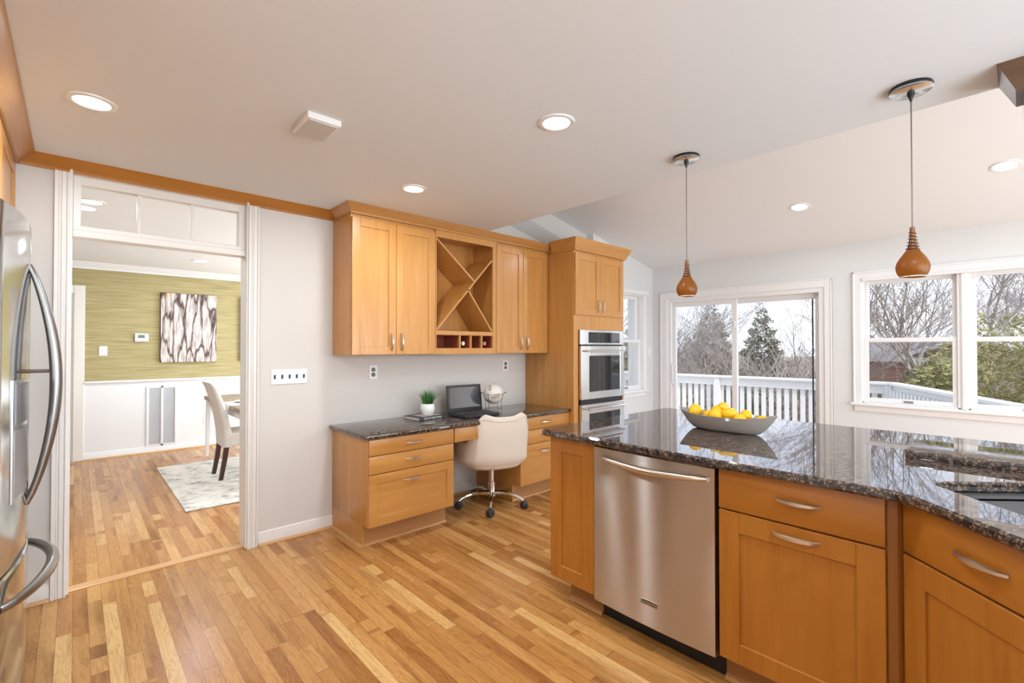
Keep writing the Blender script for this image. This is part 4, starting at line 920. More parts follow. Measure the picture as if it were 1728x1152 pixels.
# corner sink cabinet on the diagonal
SQ = math.sqrt(0.5)
od = (1.928, 0.262)                       # left edge of the diagonal front
FS = frame((od[0] + 0.02 * SQ, od[1] - 0.02 * SQ, 0), (-SQ, -SQ), (-SQ, SQ))
sk = thing('corner_sink_cabinet', 'diagonal maple corner cabinet under the sink, right of the drawer cabinet', 'base cabinet', (2.0, -0.2, 0))
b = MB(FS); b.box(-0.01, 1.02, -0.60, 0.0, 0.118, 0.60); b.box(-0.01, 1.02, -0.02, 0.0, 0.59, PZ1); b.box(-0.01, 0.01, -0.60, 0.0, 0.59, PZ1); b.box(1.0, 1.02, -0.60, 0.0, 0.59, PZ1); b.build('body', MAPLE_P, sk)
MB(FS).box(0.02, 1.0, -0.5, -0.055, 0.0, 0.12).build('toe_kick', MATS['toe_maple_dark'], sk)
d = slab(FS, 0.002, 0.70, 0.716, 0.872, sk, 'drawer_front', MAPLE_SHADED_Y); pull(FS, 0.262, 0.795, 0.152, False, d, d0=0.02)
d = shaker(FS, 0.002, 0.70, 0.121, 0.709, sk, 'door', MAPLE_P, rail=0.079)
d = slab(FS, 0.704, 1.01, 0.716, 0.872, sk, 'drawer_front', MAPLE_SHADED_Y); d = shaker(FS, 0.704, 1.01, 0.121, 0.709, sk, 'door', MAPLE_P)
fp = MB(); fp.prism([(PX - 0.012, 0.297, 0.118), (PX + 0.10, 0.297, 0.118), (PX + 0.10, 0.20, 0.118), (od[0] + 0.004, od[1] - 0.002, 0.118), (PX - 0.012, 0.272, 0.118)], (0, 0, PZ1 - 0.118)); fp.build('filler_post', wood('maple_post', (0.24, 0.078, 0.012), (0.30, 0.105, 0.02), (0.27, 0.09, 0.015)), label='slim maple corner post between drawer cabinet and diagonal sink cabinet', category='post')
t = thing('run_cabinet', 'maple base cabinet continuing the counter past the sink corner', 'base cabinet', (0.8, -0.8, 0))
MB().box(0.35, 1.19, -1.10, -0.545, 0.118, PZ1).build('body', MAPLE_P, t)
FR = frame((0, -0.545, 0), (-1, 0), (0, 1)); d = slab(FR, -1.17, -0.36, 0.716, 0.872, t, mat=MAPLE_SHADED_Y); pull(FR, -0.77, 0.795, 0.152, False, d, d0=0.02); d = shaker(FR, -1.17, -0.36, 0.121, 0.709, t, 'door', MAPLE_P)
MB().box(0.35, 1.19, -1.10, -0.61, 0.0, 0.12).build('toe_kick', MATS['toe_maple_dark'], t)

# counter with sink cut-out
CT0, CT1 = 0.880, 0.914
def fillet(pts, rad):
    out = []; n = len(pts)
    for i, p in enumerate(pts):
        p = Vector(p); a = Vector(pts[i - 1]); c = Vector(pts[(i + 1) % n]); r_ = rad[i]
        if r_ <= 0: out.append(p); continue
        d0 = (a - p).normalized(); d1 = (c - p).normalized()
        for k in range(7):
            f = k / 6; q0 = p + d0 * r_ * (1 - f); q1 = p + d1 * r_ * f
            out.append(q0 * (1 - f) + q1 * f)
    return out
outer = fillet([(1.866, 1.790), (1.866, 0.251), (1.118, -0.497), (0.33, -0.497), (0.33, -1.12), (3.205, -1.12), (3.205, 1.790)], [0.03, 0.05, 0.05, 0.0, 0, 0.02, 0.04])
e1 = Vector((-SQ, -SQ)); e2 = Vector((SQ, -SQ)); sc0 = Vector((2.075, 0.222))
inner = fillet([tuple(sc0), tuple(sc0 + e1 * 0.74), tuple(sc0 + e1 * 0.74 + e2 * 0.42), tuple(sc0 + e2 * 0.42)], [0.07] * 4)
def slab_with_hole(outer, inner, z0, z1, bev=0.008):
    bm = bmesh.new()
    def face(loopset, z, flip):
        vs = []; es = []
        for lp_ in loopset:
            v = [bm.verts.new((p[0], p[1], z)) for p in lp_]; vs.append(v)
            es += [bm.edges.new((v[i], v[(i + 1) % len(v)])) for i in range(len(v))]
        r_ = bmesh.ops.triangle_fill(bm, use_beauty=True, use_dissolve=False, edges=es)
        return vs
    # rounded edge: top loops inset, straight band, bottom loops inset
    def inset(lp_, d, sign):
        n = len(lp_); out = []
        for i in range(n):
            a, p, c = Vector(lp_[i - 1]), Vector(lp_[i]), Vector(lp_[(i + 1) % n]); t_ = (c - a).normalized(); nrm = Vector((t_.y, -t_.x)) * sign
            out.append(p + nrm * d)
        return out
    area = sum(outer[i - 1][0] * outer[i][1] - outer[i][0] * outer[i - 1][1] for i in range(len(outer)))
    so = -1 if area > 0 else 1
    areai = sum(inner[i - 1][0] * inner[i][1] - inner[i][0] * inner[i - 1][1] for i in range(len(inner)))
    si = 1 if areai > 0 else -1
    top = face([inset(outer, bev, so), inset(inner, bev * 0.5, si)], z1, False)
    bot = face([inset(outer, bev, so), inset(inner, bev * 0.5, si)], z0, True)
    for k, lp_, bb in ((0, outer, bev), (1, inner, bev * 0.5)):
        n = len(lp_); m1 = [bm.verts.new((p[0], p[1], z1 - bb)) for p in lp_]; m0 = [bm.verts.new((p[0], p[1], z0 + bb)) for p in lp_]
        for A, B in ((top[k], m1), (m1, m0), (m0, bot[k])):
            for i in range(n): bm.faces.new((A[i], A[(i + 1) % n], B[(i + 1) % n], B[i]))
    bmesh.ops.recalc_face_normals(bm, faces=bm.faces)
    mb = MB(); mb.bm.free(); mb.bm = bm; return mb
slab_with_hole(outer, inner, CT0, CT1).build('granite_countertop', GRAN, label='large polished brown granite counter of the peninsula with a sink cut-out', category='countertop', ang=40)
led = fillet([(2.462, 0.325), (2.492, -0.9), (2.80, -0.9), (2.785, 0.335)], [0.02, 0.0, 0.0, 0.02])
MB().prism([(p.x, p.y, CT1 + 0.0005) for p in led], (0, 0, 0.031), 0.0015).build('granite_ledge', GRAN, label='raised slab of brown granite lying on the counter behind the sink', category='ledge')
# sink basin hanging below the cut-out
snk = thing('sink_basin', 'dark undermount sink basin let into the granite corner', 'sink', (1.97, -0.1, 0.66))
ins = [Vector(p) for p in inner]; cen = sum(ins, Vector((0, 0))) / len(ins)
def sring(s, z): return [(cen.x + (p.x - cen.x) * s, cen.y + (p.y - cen.y) * s, z) for p in ins]
MB().loft([sring(1.05, CT0 - 0.001), sring(1.01, CT0 - 0.001), sring(1.0, CT0 - 0.004), sring(0.985, 0.72), sring(0.93, 0.69), sring(0.2, 0.685), sring(0.2, 0.675), sring(0.95, 0.68), sring(1.02, 0.71), sring(1.05, CT0 - 0.004)], True, True).build('basin', SINKM, snk)
MB().lathe([(0.001, 0.6865), (0.04, 0.6865), (0.045, 0.689), (0.001, 0.690)], cen.x, cen.y, 28).build('drain', CHROME, snk)

# bowl of lemons
bx_, by_ = 2.540, 1.075
bo = thing('fruit_bowl', 'long boat-shaped taupe ceramic bowl holding lemons on the counter', 'bowl', (bx_, by_, CT1))
def bowl_ring(f, inner=False):
    """f: 0 base .. 1 rim"""
    L = 0.158 + 0.100 * f ** 0.62; Wd = 0.040 + 0.068 * f ** 0.6
    if inner: L -= 0.007; Wd -= 0.006
    rise = 0.010 * f
    R_ = []
    for k in range(48):
        t = 2 * PI * k / 48; c, s = math.cos(t), math.sin(t)
        yy = L * math.copysign(abs(c) ** 0.95, c); xx = Wd * math.copysign(abs(s) ** 1.35, s)
        z = CT1 + 0.001 + (0.084 + 0.022 * abs(c) ** 3) * f + (0.006 if inner and f < 0.3 else 0)
        R_.append((bx_ + xx, by_ + yy, z))
    return R_
fs = [0, 0.02, 0.08, 0.2, 0.36, 0.55, 0.75, 0.9, 1.0]
rr0 = [bowl_ring(f) for f in fs]; rin = [bowl_ring(f, True) for f in fs[::-1]]
MB().loft(rr0 + rin[:-2]).build('bowl_body', BOWLC, bo, 50)
rnd = random.Random(9)
lem = []
def lemon(y, x, z, lab, r_=0.031):
    rot = Matrix.Rotation(rnd.uniform(0, PI), 3, 'Z') @ Matrix.Rotation(rnd.uniform(-0.6, 0.6), 3, 'X')
    b = MB(); b.sphere((bx_ + x, by_ + y, z), r_, 0.96, 1.12, 0.96, 24, rot)
    nip = rot @ Vector((0, r_ * 1.12, 0)); b.sphere((bx_ + x + nip.x, by_ + y + nip.y, z + nip.z), r_ * 0.20, seg=10)
    b.build('lemon', LEMON, label=lab, category='lemon', group='lemons in the bowl')
ZR = CT1 + 0.085
lemon(0.165, 0.0, ZR + 0.010, 'leftmost yellow lemon in the boat-shaped bowl', 0.035)
lemon(0.095, 0.02, ZR - 0.014, 'low yellow lemon just right of the leftmost one in the bowl', 0.030)
lemon(0.040, -0.028, ZR - 0.004, 'yellow lemon at the near rim left of the bowl centre', 0.033)
lemon(0.055, 0.038, ZR + 0.008, 'yellow lemon behind the near rim lemon left of bowl centre', 0.034)
lemon(0.035, 0.060, ZR + 0.030, 'topmost yellow lemon of the pile, behind the others', 0.031)
lemon(-0.028, -0.006, ZR + 0.008, 'round yellow lemon in the middle of the bowl with a dark stem spot', 0.035)
lemon(-0.095, 0.035, ZR + 0.004, 'yellow lemon behind the rim, third from the right end', 0.031)
lemon(-0.090, -0.034, ZR - 0.014, 'yellow lemon mostly sunk behind the near rim, right of centre', 0.033)
lemon(-0.185, 0.0, ZR - 0.012, 'rightmost yellow lemon, half sunk at the bowl tip', 0.029)

# ------------------------------------------------------------------ dark moulded box, top right corner
cb = thing('ceiling_cabinet', 'backlit maple cabinet top, moulded and darkened, hanging at the upper right picture edge', 'cabinet', (2.6, -0.4, 2.25))
CP4 = [(0.0, 2.290), (0.010, 2.290), (0.050, ZC - 0.012), (0.056, ZC - 0.001), (0.0, ZC - 0.001)]
cc = MB(); crown_run(cc, (2.495, -1.4), (2.495, -0.004), (-1, 0), 0, 1, CP4); crown_run(cc, (2.495, -0.004), (2.668, -0.004), (0, 1), 1, 0, CP4); cc.box(2.495, 2.668, -1.4, -0.004, 2.29, ZC - 0.002)
cc.build('crown_moulding', MAPLE_BACKLIT, cb)
MB().box(2.505, 2.668, -1.4, -0.014, 2.235, 2.292, 0.003).build('frieze', MAPLE_BACKLIT, cb)

# ------------------------------------------------------------------ fridge and the cabinet above it
fr = thing('refrigerator', 'stainless French-door refrigerator at the left picture edge', 'refrigerator', (-0.5, 2.75, 0))
FY0, FYC, FY1, FZT, FZS = 2.30, 2.745, 3.20, 1.868, 0.566
MB().box(-0.845, -0.235, FY0 + 0.01, FY1 - 0.01, 0.03, 1.85, 0.004).build('body', pm('fridge_side', (0.25, 0.25, 0.26), 0.4, 0.6), fr)
MB().box(-0.75, -0.25, FY0 + 0.03, FY1 - 0.03, 0.0, 0.04).build('base_grille', BLACKP, fr)
def bowx(y): f = (y - 2.75) / 0.45; return -0.196 + 0.058 * (1 - f * f)
def fdoor(y0, y1, z0, z1, name, hole=None):
    rings = []; n = 14
    for i in range(n + 1):
        y = y0 + (y1 - y0) * i / n; xo = bowx(y) - (0.012 if i in (0, n) else 0)
        rings.append([(xo, y, z0 + 0.006), (xo, y, z1 - 0.012), (xo - 0.006, y, z1 - 0.003), (xo - 0.014, y, z1), (-0.232, y, z1), (-0.232, y, z0), (xo - 0.006, y, z0)])
    return MB().loft(rings).build(name, STEELF, fr, 30)
dl = fdoor(FY0, FYC - 0.002, FZS + 0.004, FZT, 'door'); dr = fdoor(FYC + 0.002, FY1, FZS + 0.004, FZT, 'door'); df = fdoor(FY0, FY1, 0.075, FZS - 0.004, 'freezer_drawer')
def fhandle(y, sgn, parent):
    P = []
    for i in range(25):
        f = i / 24; z = 0.735 + f * (1.690 - 0.735); P.append((bowx(y) - 0.002 + 0.083 * math.sin(PI * f) ** 0.8, y + 0.0, z))
    h = MB().tube(P, 0.016, 12, flat=0.8, up=(0, 1, 0), rr=[0.010 + 0.009 * math.sin(PI * i / 24) for i in range(25)]); h.tube([(bowx(y) - 0.005, y, 1.262), (bowx(y) + 0.08, y, 1.262)], 0.006, 8)
    h.build('handle', HSTEEL, parent)
fhandle(2.70, -1, dl); fhandle(2.80, 1, dr)
P = []
for i in range(31):
    f = i / 30; y = 2.36 + f * (3.14 - 2.36); P.append((bowx(y) + 0.078 * math.sin(PI * f) ** 0.6 - 0.002, y, 0.468 + 0.012 * math.sin(PI * f)))
MB().tube(P, 0.018, 12, flat=1.2, rr=[0.012 + 0.008 * math.sin(PI * i / 30) for i in range(31)]).build('handle', HSTEEL, df)
dp = MB()
def dpanel(y0, y1, z0, z1, d0, d1, n=6):
    rings = []
    for i in range(n + 1):
        y = y0 + (y1 - y0) * i / n; rings.append([(bowx(y) + d0, y, z0), (bowx(y) + d1, y, z0), (bowx(y) + d1, y, z1), (bowx(y) + d0, y, z1)])
    return rings
DISP = pm('dispenser_grey', (0.16, 0.16, 0.17), 0.25, 0.5)
dpo = MB().loft(dpanel(2.44, 2.66, 0.80, 1.24, -0.003, 0.004)).build('dispenser', pm('dispenser_frame', (0.55, 0.55, 0.56), 0.18, 0.9), dl)
MB().loft(dpanel(2.455, 2.645, 1.08, 1.225, 0.003, 0.009)).build('control_panel', DISP, dpo)
MB().loft(dpanel(2.455, 2.645, 0.815, 1.06, 0.003, 0.006)).build('recess', pm('recess_grey', (0.30, 0.30, 0.31), 0.35, 0.6), dpo)

ca = thing('fridge_top_cabinet', 'maple wall cabinet above the refrigerator at the left edge', 'wall cabinet', (-0.5, 2.7, 1.9))
MB().box(-0.846, -0.257, 1.70, YW - 0.003, 1.905, ZC - 0.006).build('body', MAPLE, ca)
FC = frame((-0.257, 0, 0), (0, 1), (1, 0))
for a, c in ((1.71, 2.30), (2.306, 2.93), (2.936, 3.56)): shaker(FC, a, c, 1.910, 2.315, ca, rail=0.06)
cc = MB(); crown_run(cc, (-0.237, 1.0), (-0.237, YW - 0.004), (1, 0), 0, -1, [(o_, z_ - 0.002) for o_, z_ in CP]); cc.box(-0.846, -0.237, 1.0, YW - 0.003, 2.320, ZC - 0.006)
cc.build('crown_moulding', wood('maple_crown_y', (0.40, 0.18, 0.058), (0.48, 0.24, 0.08), (0.43, 0.2, 0.065), 'Y'), ca)
MB().box(-0.846, -0.257, 1.0, 1.70, 1.4, ZC - 0.006).build('side_cabinet', MAPLE, ca)

# ------------------------------------------------------------------ dining room
struct(MB().box(-1.7, 4.3, 3.70, 10.2, ZC, ZC + 0.1), 'ceiling', pm('dining_ceiling', (0.84, 0.86, 0.87), 0.9))
wd = MB(); wd.box(0.0, 4.3, YD, YD + 0.12, 0.92, ZC); wd.box(-1.7, -1.0, YD, YD + 0.12, 0, ZC); wd.box(-1.0, 0.0, YD, YD + 0.12, 2.05, ZC)
struct(wd, 'wall_dining', GRASSC)
struct(MB().box(0.0, 4.3, YD - 0.006, YD + 0.12, 0, 0.92), 'wall_wainscot', WAINS)
cr = [(0, 0.905), (0.012, 0.905), (0.016, 0.915), (0.030, 0.928), (0.026, 0.942), (0.012, 0.948), (0, 0.948)]
b = MB(); crown_run(b, (0.08, YD - 0.004), (4.2, YD - 0.004), (0, -1), prof=cr); struct(b, 'trim_4', WAINS)
b = MB(); crown_run(b, (-1.6, YD), (4.2, YD), (0, -1), prof=[(0, 2.305), (0.012, 2.305), (0.012, 2.325), (0.07, ZC - 0.01), (0.075, ZC), (0, ZC)]); struct(b, 'trim_5', WAINS)
baseboard('baseboard_dining', (0.08, YD - 0.006), (4.2, YD - 0.006), (0, -1), 0.085, WAINS)
b = MB(); b.box(-0.02, 0.08, YD - 0.022, YD + 0.002, 0, 2.10, 0.005); b.box(-1.08, -0.021, YD - 0.0215, YD + 0.002, 2.0, 2.10, 0.005); b.box(-0.035, -0.015, YD - 0.01, YD + 0.14, 0, 2.03, 0.003); b.box(-1.0, -0.02, YD - 0.01, YD + 0.14, 2.0, 2.04, 0.003)
struct(b, 'trim_6', TRIM)
dwr = MB(); dwr.box(4.2, 4.3, 3.70, 4.3, 0, ZC); dwr.box(4.2, 4.3, 6.9, 10.2, 0, ZC); dwr.box(4.2, 4.3, 4.3, 6.9, 0, 0.6); dwr.box(4.2, 4.3, 4.3, 6.9, 2.25, ZC); struct(dwr, 'wall_dining_right', WAINS)
struct(MB().box(-1.8, -1.7, 3.7, 10.2, 0, ZC), 'wall_dining_left', WAINS)
struct(MB().box(-1.8, 4.3, 10.1, 10.2, 0, ZC), 'wall_hall', pm('hall_paint', (0.82, 0.83, 0.84), 0.8))
struct(MB().box(-1.7, -0.95, 3.62, 3.70, 0, ZC), 'wall_dining_front', WALL)
st = thing('staircase', 'grey carpeted staircase glimpsed in the hall beyond the dining room', 'stairs', (-0.5, 9.0, 0))
for i in range(8):
    MB().box(-1.2, 0.1, 8.2 + 0.23 * i, 10.09, 0.185 * i, 0.185 * (i + 1), 0.012, 2).build('step', CARPET, st)
def canvas(x0, x1, z0, z1, label):
    t = thing('wall_art', label, 'picture', ((x0 + x1) / 2, YD, (z0 + z1) / 2), 'bark canvases')
    MB().box(x0, x1, YD - 0.036, YD, z0, z1, 0.003).build('canvas', BARKART, t)
    MB().box(x0 - 0.002, x0 + 0.003, YD - 0.034, YD - 0.001, z0, z1).build('canvas_edge', pm('canvas_edge', (0.05, 0.03, 0.025), 0.7), t)
canvas(0.812, 1.440, 1.162, 2.074, 'canvas print of cracked pale bark, fully visible on the green wall')
canvas(1.742, 2.37, 1.162, 2.074, 'second bark canvas, just its dark edge showing at the right jamb')
th = thing('thermostat', 'small white thermostat on the green wallpaper left of the picture', 'thermostat', (0.62, YD, 1.48))
MB().box(0.551, 0.689, YD - 0.026, YD, 1.430, 1.534, 0.005).build('case', PLASTIC, th); MB().box(0.582, 0.650, YD - 0.0275, YD - 0.025, 1.476, 1.516).build('display', LCD, th)
q = MB()
for k in range(4): q.box(0.585 + k * 0.023, 0.600 + k * 0.023, YD - 0.0285, YD - 0.025, 1.444, 1.454, 0.001)
q.build('buttons', GRILLE, th)
plate(0.211, 0.288, 1.256, 1.372, YD, 'white rocker switch on the green wallpaper near the hall door', 'switch_plate', 'light switch', 'toggle')
plate(1.300, 1.378, 0.300, 0.410, YD - 0.006, 'white outlet low on the wainscot behind the dining chair', 'outlet', 'outlet', 'white')
rv = thing('return_air_grille', 'tall two-column return air grille set in the white wainscot', 'vent', (0.84, YD, 0.1))
b = MB(); y0, y1 = YD - 0.018, YD - 0.005
b.box(0.672, 0.700, y0, y1, 0.078, 0.858, 0.002); b.box(0.972, 1.000, y0, y1, 0.078, 0.858, 0.002); b.box(0.823, 0.850, y0, y1, 0.078, 0.858, 0.002); b.box(0.698, 0.974, y0, y1, 0.830, 0.858, 0.002); b.box(0.698, 0.974, y0, y1, 0.078, 0.105, 0.002)
b.build('frame', WAINS, rv)
for a, c in ((0.699, 0.824), (0.849, 0.973)):
    b = MB()
    for k in range(48):
        z = 0.106 + k * 0.0151; b.prism([(a, y1 + 0.001, z), (a, y0 + 0.002, z + 0.004), (a, y0 + 0.002, z + 0.007), (a, y1 + 0.001, z + 0.004)], (c - a, 0, 0))
    b.box(a, c, y1, y1 + 0.001, 0.1, 0.84); b.build('louvres', GRILLE, rv)
MB().box(0.676, 3.4, 4.68, 6.60, 0.0005, 0.010, 0.004).build('area_rug', RUGM, label='pale distressed grey rug under the dining table', category='rug')

dc = thing('dining_chair', 'linen upholstered dining chair with dark wood legs on the rug', 'chair', (0, 0, 0))
def q4(x0, x1, y0, y1, z): return [(x0, y0, z), (x1, y0, z), (x1, y1, z), (x0, y1, z)]
# faces +X: rear at x = 0
rings = []
for x, z, dth, w in ((0.055, 0.33, 0.085, 0.205), (0.05, 0.47, 0.085, 0.215), (0.03, 0.62, 0.075, 0.222), (-0.005, 0.78, 0.066, 0.225), (-0.05, 0.93, 0.056, 0.222), (-0.075, 0.985, 0.040, 0.212), (-0.078, 0.992, 0.02, 0.20)):
    r_ = []
    for k in range(20):
        t = 2 * PI * k / 20; c, s = math.cos(t), math.sin(t); r_.append((x + dth / 2 + dth / 2 * math.copysign(abs(c) ** 0.5, c), w * math.copysign(abs(s) ** 0.35, s), z))
    rings.append(r_)
MB().loft(rings).build('backrest', LINEN, dc, 50)
MB().box(0.09, 0.52, -0.215, 0.215, 0.33, 0.475, 0.03, 4).build('seat', LINEN, dc, 60)
for y in (-0.165, 0.165):
    rings = [q4(0.065 - 0.0, 0.110, y - 0.021, y + 0.021, 0.34), q4(0.050, 0.092, y - 0.02, y + 0.02, 0.2), q4(0.020, 0.056, y - 0.017, y + 0.017, 0.0)]
    MB().loft(rings).build('leg', DARKLEG, dc)
    MB().loft([q4(0.46, 0.505, y - 0.021, y + 0.021, 0.34), q4(0.468, 0.497, y - 0.015, y + 0.015, 0.0)]).build('leg', DARKLEG, dc)
dc.location = (1.055, 5.70, 0.010)
dt = thing('dining_table', 'dining table with weathered wood top and white legs at the right jamb', 'table', (1.8, 6.0, 0))
MB().box(1.185, 2.35, 5.12, 6.95, 0.705, 0.752, 0.004).build('tabletop', TABLEW, dt)
MB().box(1.22, 2.31, 5.16, 6.91, 0.63, 0.704).build('apron', VINYL, dt)
for x, y, sx, sy in ((1.19, 5.16, 1, 1), (1.19, 6.88, 1, -1), (2.32, 5.16, -1, 1), (2.32, 6.88, -1, -1)):
    rings = []
    for z, w in ((0.704, 0.075), (0.66, 0.062), (0.60, 0.052), (0.50, 0.046), (0.30, 0.040), (0.012, 0.032)):
        rings.append(q4(*sorted((x, x + sx * w)), *sorted((y, y + sy * w)), z))
    MB().loft(rings).build('leg', VINYL, dt)
pm_ = thing('placemat', 'folded linen placemat hanging over the dining table edge by the chair', 'placemat', (1.3, 5.75, 0.752))
MB().box(1.184, 1.5, 5.55, 5.98, 0.7525, 0.7565, 0.001).build('cloth', LINEN, pm_); MB().prism([(1.183, 5.58, 0.757), (1.183, 5.95, 0.757), (1.183, 5.90, 0.67), (1.183, 5.70, 0.64)], (-0.004, 0, 0)).build('overhang', LINEN, pm_)
def dish(name, lab, x, y, z, prof, mat, cat):
    MB().lathe([(r_, z + h) for r_, h in prof], x, y, 36, False).build(name, mat, label=lab, category=cat)
dish('plate', 'pale dinner plate under the bowl on the dining table', 1.40, 5.83, 0.757, [(0.001, 0), (0.08, 0), (0.125, 0.012), (0.13, 0.016), (0.125, 0.016), (0.08, 0.006), (0.001, 0.005)], CERAM, 'plate')
dish('cereal_bowl', 'grey bowl on the plate at the right jamb of the doorway', 1.40, 5.83, 0.764, [(0.001, 0), (0.035, 0), (0.06, 0.02), (0.072, 0.055), (0.069, 0.055), (0.057, 0.022), (0.03, 0.006), (0.001, 0.005)], pm('grey_bowl', (0.30, 0.29, 0.28), 0.3), 'bowl')

# ------------------------------------------------------------------ outdoors
GZ = -2.9
g = MB(); N = 40
rows = []
for i in range(N + 1):
    x = 6.0 + i * 4.0; rows.append([(x, -60 + j * 4.0, GZ + (0.9 * noise.noise(Vector((x * 0.05, j * 0.2, 0))) if i > 2 else 0) + max(0, (x - 40)) * 0.012) for j in range(N + 1)])
g.loft(rows, closed=False, caps=False); go = g.build('ground', GROUNDM); go['kind'] = 'structure'
# deck
DZT = -0.10
dk = MB()
for i in range(58):
    y = -2.2 + i * 0.142; dk.box(XR + 0.14, 8.52, y, y + 0.136, DZT - 0.03, DZT, 0.003)
dko = struct(dk, 'deck', DECK)
MB().box(XR + 0.14, 8.5, -2.2, 6.0, DZT - 0.25, DZT - 0.03).build('deck_joists', DECKW, dko)
def railing(p0, p1, n, label, posts):
    p0 = Vector((*p0, 0)); p1 = Vector((*p1, 0)); d = (p1 - p0); L = d.length; d.normalize(); a = math.atan2(d.y, d.x)
    M = Matrix.Translation((p0.x, p0.y, DZT)) @ Matrix.Rotation(a, 4, 'Z')
    t = thing('deck_railing', label, 'railing', (p0.x, p0.y, DZT))
    MB(M).box(-0.05, L + 0.05, -0.07, 0.07, 0.93, 0.966, 0.004).build('top_rail', DECKW, t)
    MB(M).box(0, L, -0.02, 0.02, 0.80, 0.93, 0.003).build('upper_rail', DECKW, t); MB(M).box(0, L, -0.02, 0.02, 0.08, 0.17, 0.003).build('lower_rail', DECKW, t)
    for k in range(n):
        u = L * (k + 0.5) / n; MB(M).box(u - 0.032, u + 0.032, -0.055, -0.018, 0.09, 0.86, 0.002).build('baluster', DECKW, t)
    for u in posts: MB(M).box(u * L - 0.048, u * L + 0.048, -0.045, 0.055, -0.1, 0.935, 0.004).build('post', DECKW, t)
railing((8.42, 1.27), (8.16, 6.0), 42, 'white deck railing running straight across behind the sliding door', (0, 0.5, 1))
railing((8.40, 1.22), (6.03, 0.04), 24, 'white deck railing slanting towards the house below the twin window', (0, 1))

rnd = random.Random(21)
def tree_mesh(seed, H, spread, levels, trunk_r, fork=0.35, lean=0.1, twig=3, minr=0.006):
    rn = random.Random(seed); b = MB(); tk = MB()
    def grow(p, d, L, r_, lev):
        n = 5 if lev < 2 else 3; seg = 4 if lev < 3 else 3
        P = [Vector(p)]; dd = d.copy()
        for i in range(seg):
            dd = (dd + Vector((rn.uniform(-1, 1), rn.uniform(-1, 1), rn.uniform(-0.4, 0.7))) * 0.16).normalized(); P.append(P[-1] + dd * L / seg)
        (tk if lev == 0 else b).tube(P, r_, n, rr=[max(minr, r_ * (1 - 0.45 * i / seg)) for i in range(seg + 1)], caps=False)
        if lev >= levels: return
        kids = 3 if lev < 2 else twig
        for k in range(kids + (1 if lev else 0)):
            i = rn.randint(1 if lev else 2, seg); a = rn.uniform(0, 2 * PI); s = rn.uniform(0.5, 1.1) * spread
            ax = Vector((math.cos(a), math.sin(a), rn.uniform(-0.1, 0.5))); nd_ = (dd + ax * s).normalized()
            grow(P[i], nd_, L * rn.uniform(0.55, 0.85), max(minr, r_ * rn.uniform(0.42, 0.62)), lev + 1)
        grow(P[-1], (dd + Vector((rn.uniform(-1, 1), rn.uniform(-1, 1), 0.3)) * 0.2).normalized(), L * 0.75, max(minr, r_ * 0.56), lev + 1)
    grow(Vector((0, 0, 0)), Vector((rn.uniform(-lean, lean), rn.uniform(-lean, lean), 1)).normalized(), H * fork, trunk_r, 0)
    return tk, b
def make_tree(seed, H, spread, levels, tr_, label, mat=BARK, **k):
    t = thing('bare_tree', label, 'tree', (0, 0, 0), 'bare winter trees beyond the deck')
    tk, b = tree_mesh(seed, H, spread, levels, tr_, **k)
    tk.build('trunk', mat, t); b.build('branches', mat, t)
    return t
def hdg(deg, dist): return (dist * math.cos(R(deg)), dist * math.sin(R(deg)), GZ)
tA = make_tree(3, 12, 0.75, 5, 0.15, 'thick grey bare tree spreading over the brick house in the twin window', BARK2, minr=0.006, twig=3); tA.location = hdg(6.6, 21)
tB = make_tree(8, 13, 0.6, 4, 0.05, 'slender bare tree behind the right pane of the sliding door', BARK, minr=0.004, twig=3); tB.location = hdg(18.0, 17)
tC = make_tree(14, 10, 0.9, 4, 0.05, 'bare tree arching low across the left half of the twin window', BARK, minr=0.004, twig=3); tC.location = hdg(10.2, 14)
tD = make_tree(27, 12, 0.6, 5, 0.045, 'slim bare tree at the right edge of the sliding door glass', BARK, minr=0.004, twig=2); tD.location = hdg(15.0, 20)
spots = [(1.4, 24, 0, 'bare grey tree rising above the evergreens in the right window half'), (26.6, 22, 3, 'bare tree at the far left of the sliding door glass'), (22.6, 36, 3, 'far bare tree behind the small evergreen in the left door pane'), (33.2, 18, 0, 'bare tree filling the small window beside the oven'), (10.5, 37, 3, 'far bare tree rising behind the brick house roof'), (-2.5, 30, 1, 'bare tree beyond the right picture edge')]
protos = [tA, tB, tC, tD]
for i, (h, d_, k, lab) in enumerate(spots):
    c = copy_thing(protos[k], hdg(h, d_), lab, None, rnd.uniform(0, 6.28))
    c.scale = (0.8, 0.8, 0.5) if h > 12 else (0.9, 0.9, 0.62)
tA.scale = (1.0, 1.0, 0.66); tB.scale = (0.85, 0.85, 0.6); tC.scale = (0.85, 0.85, 0.62); tD.scale = (0.85, 0.85, 0.6)

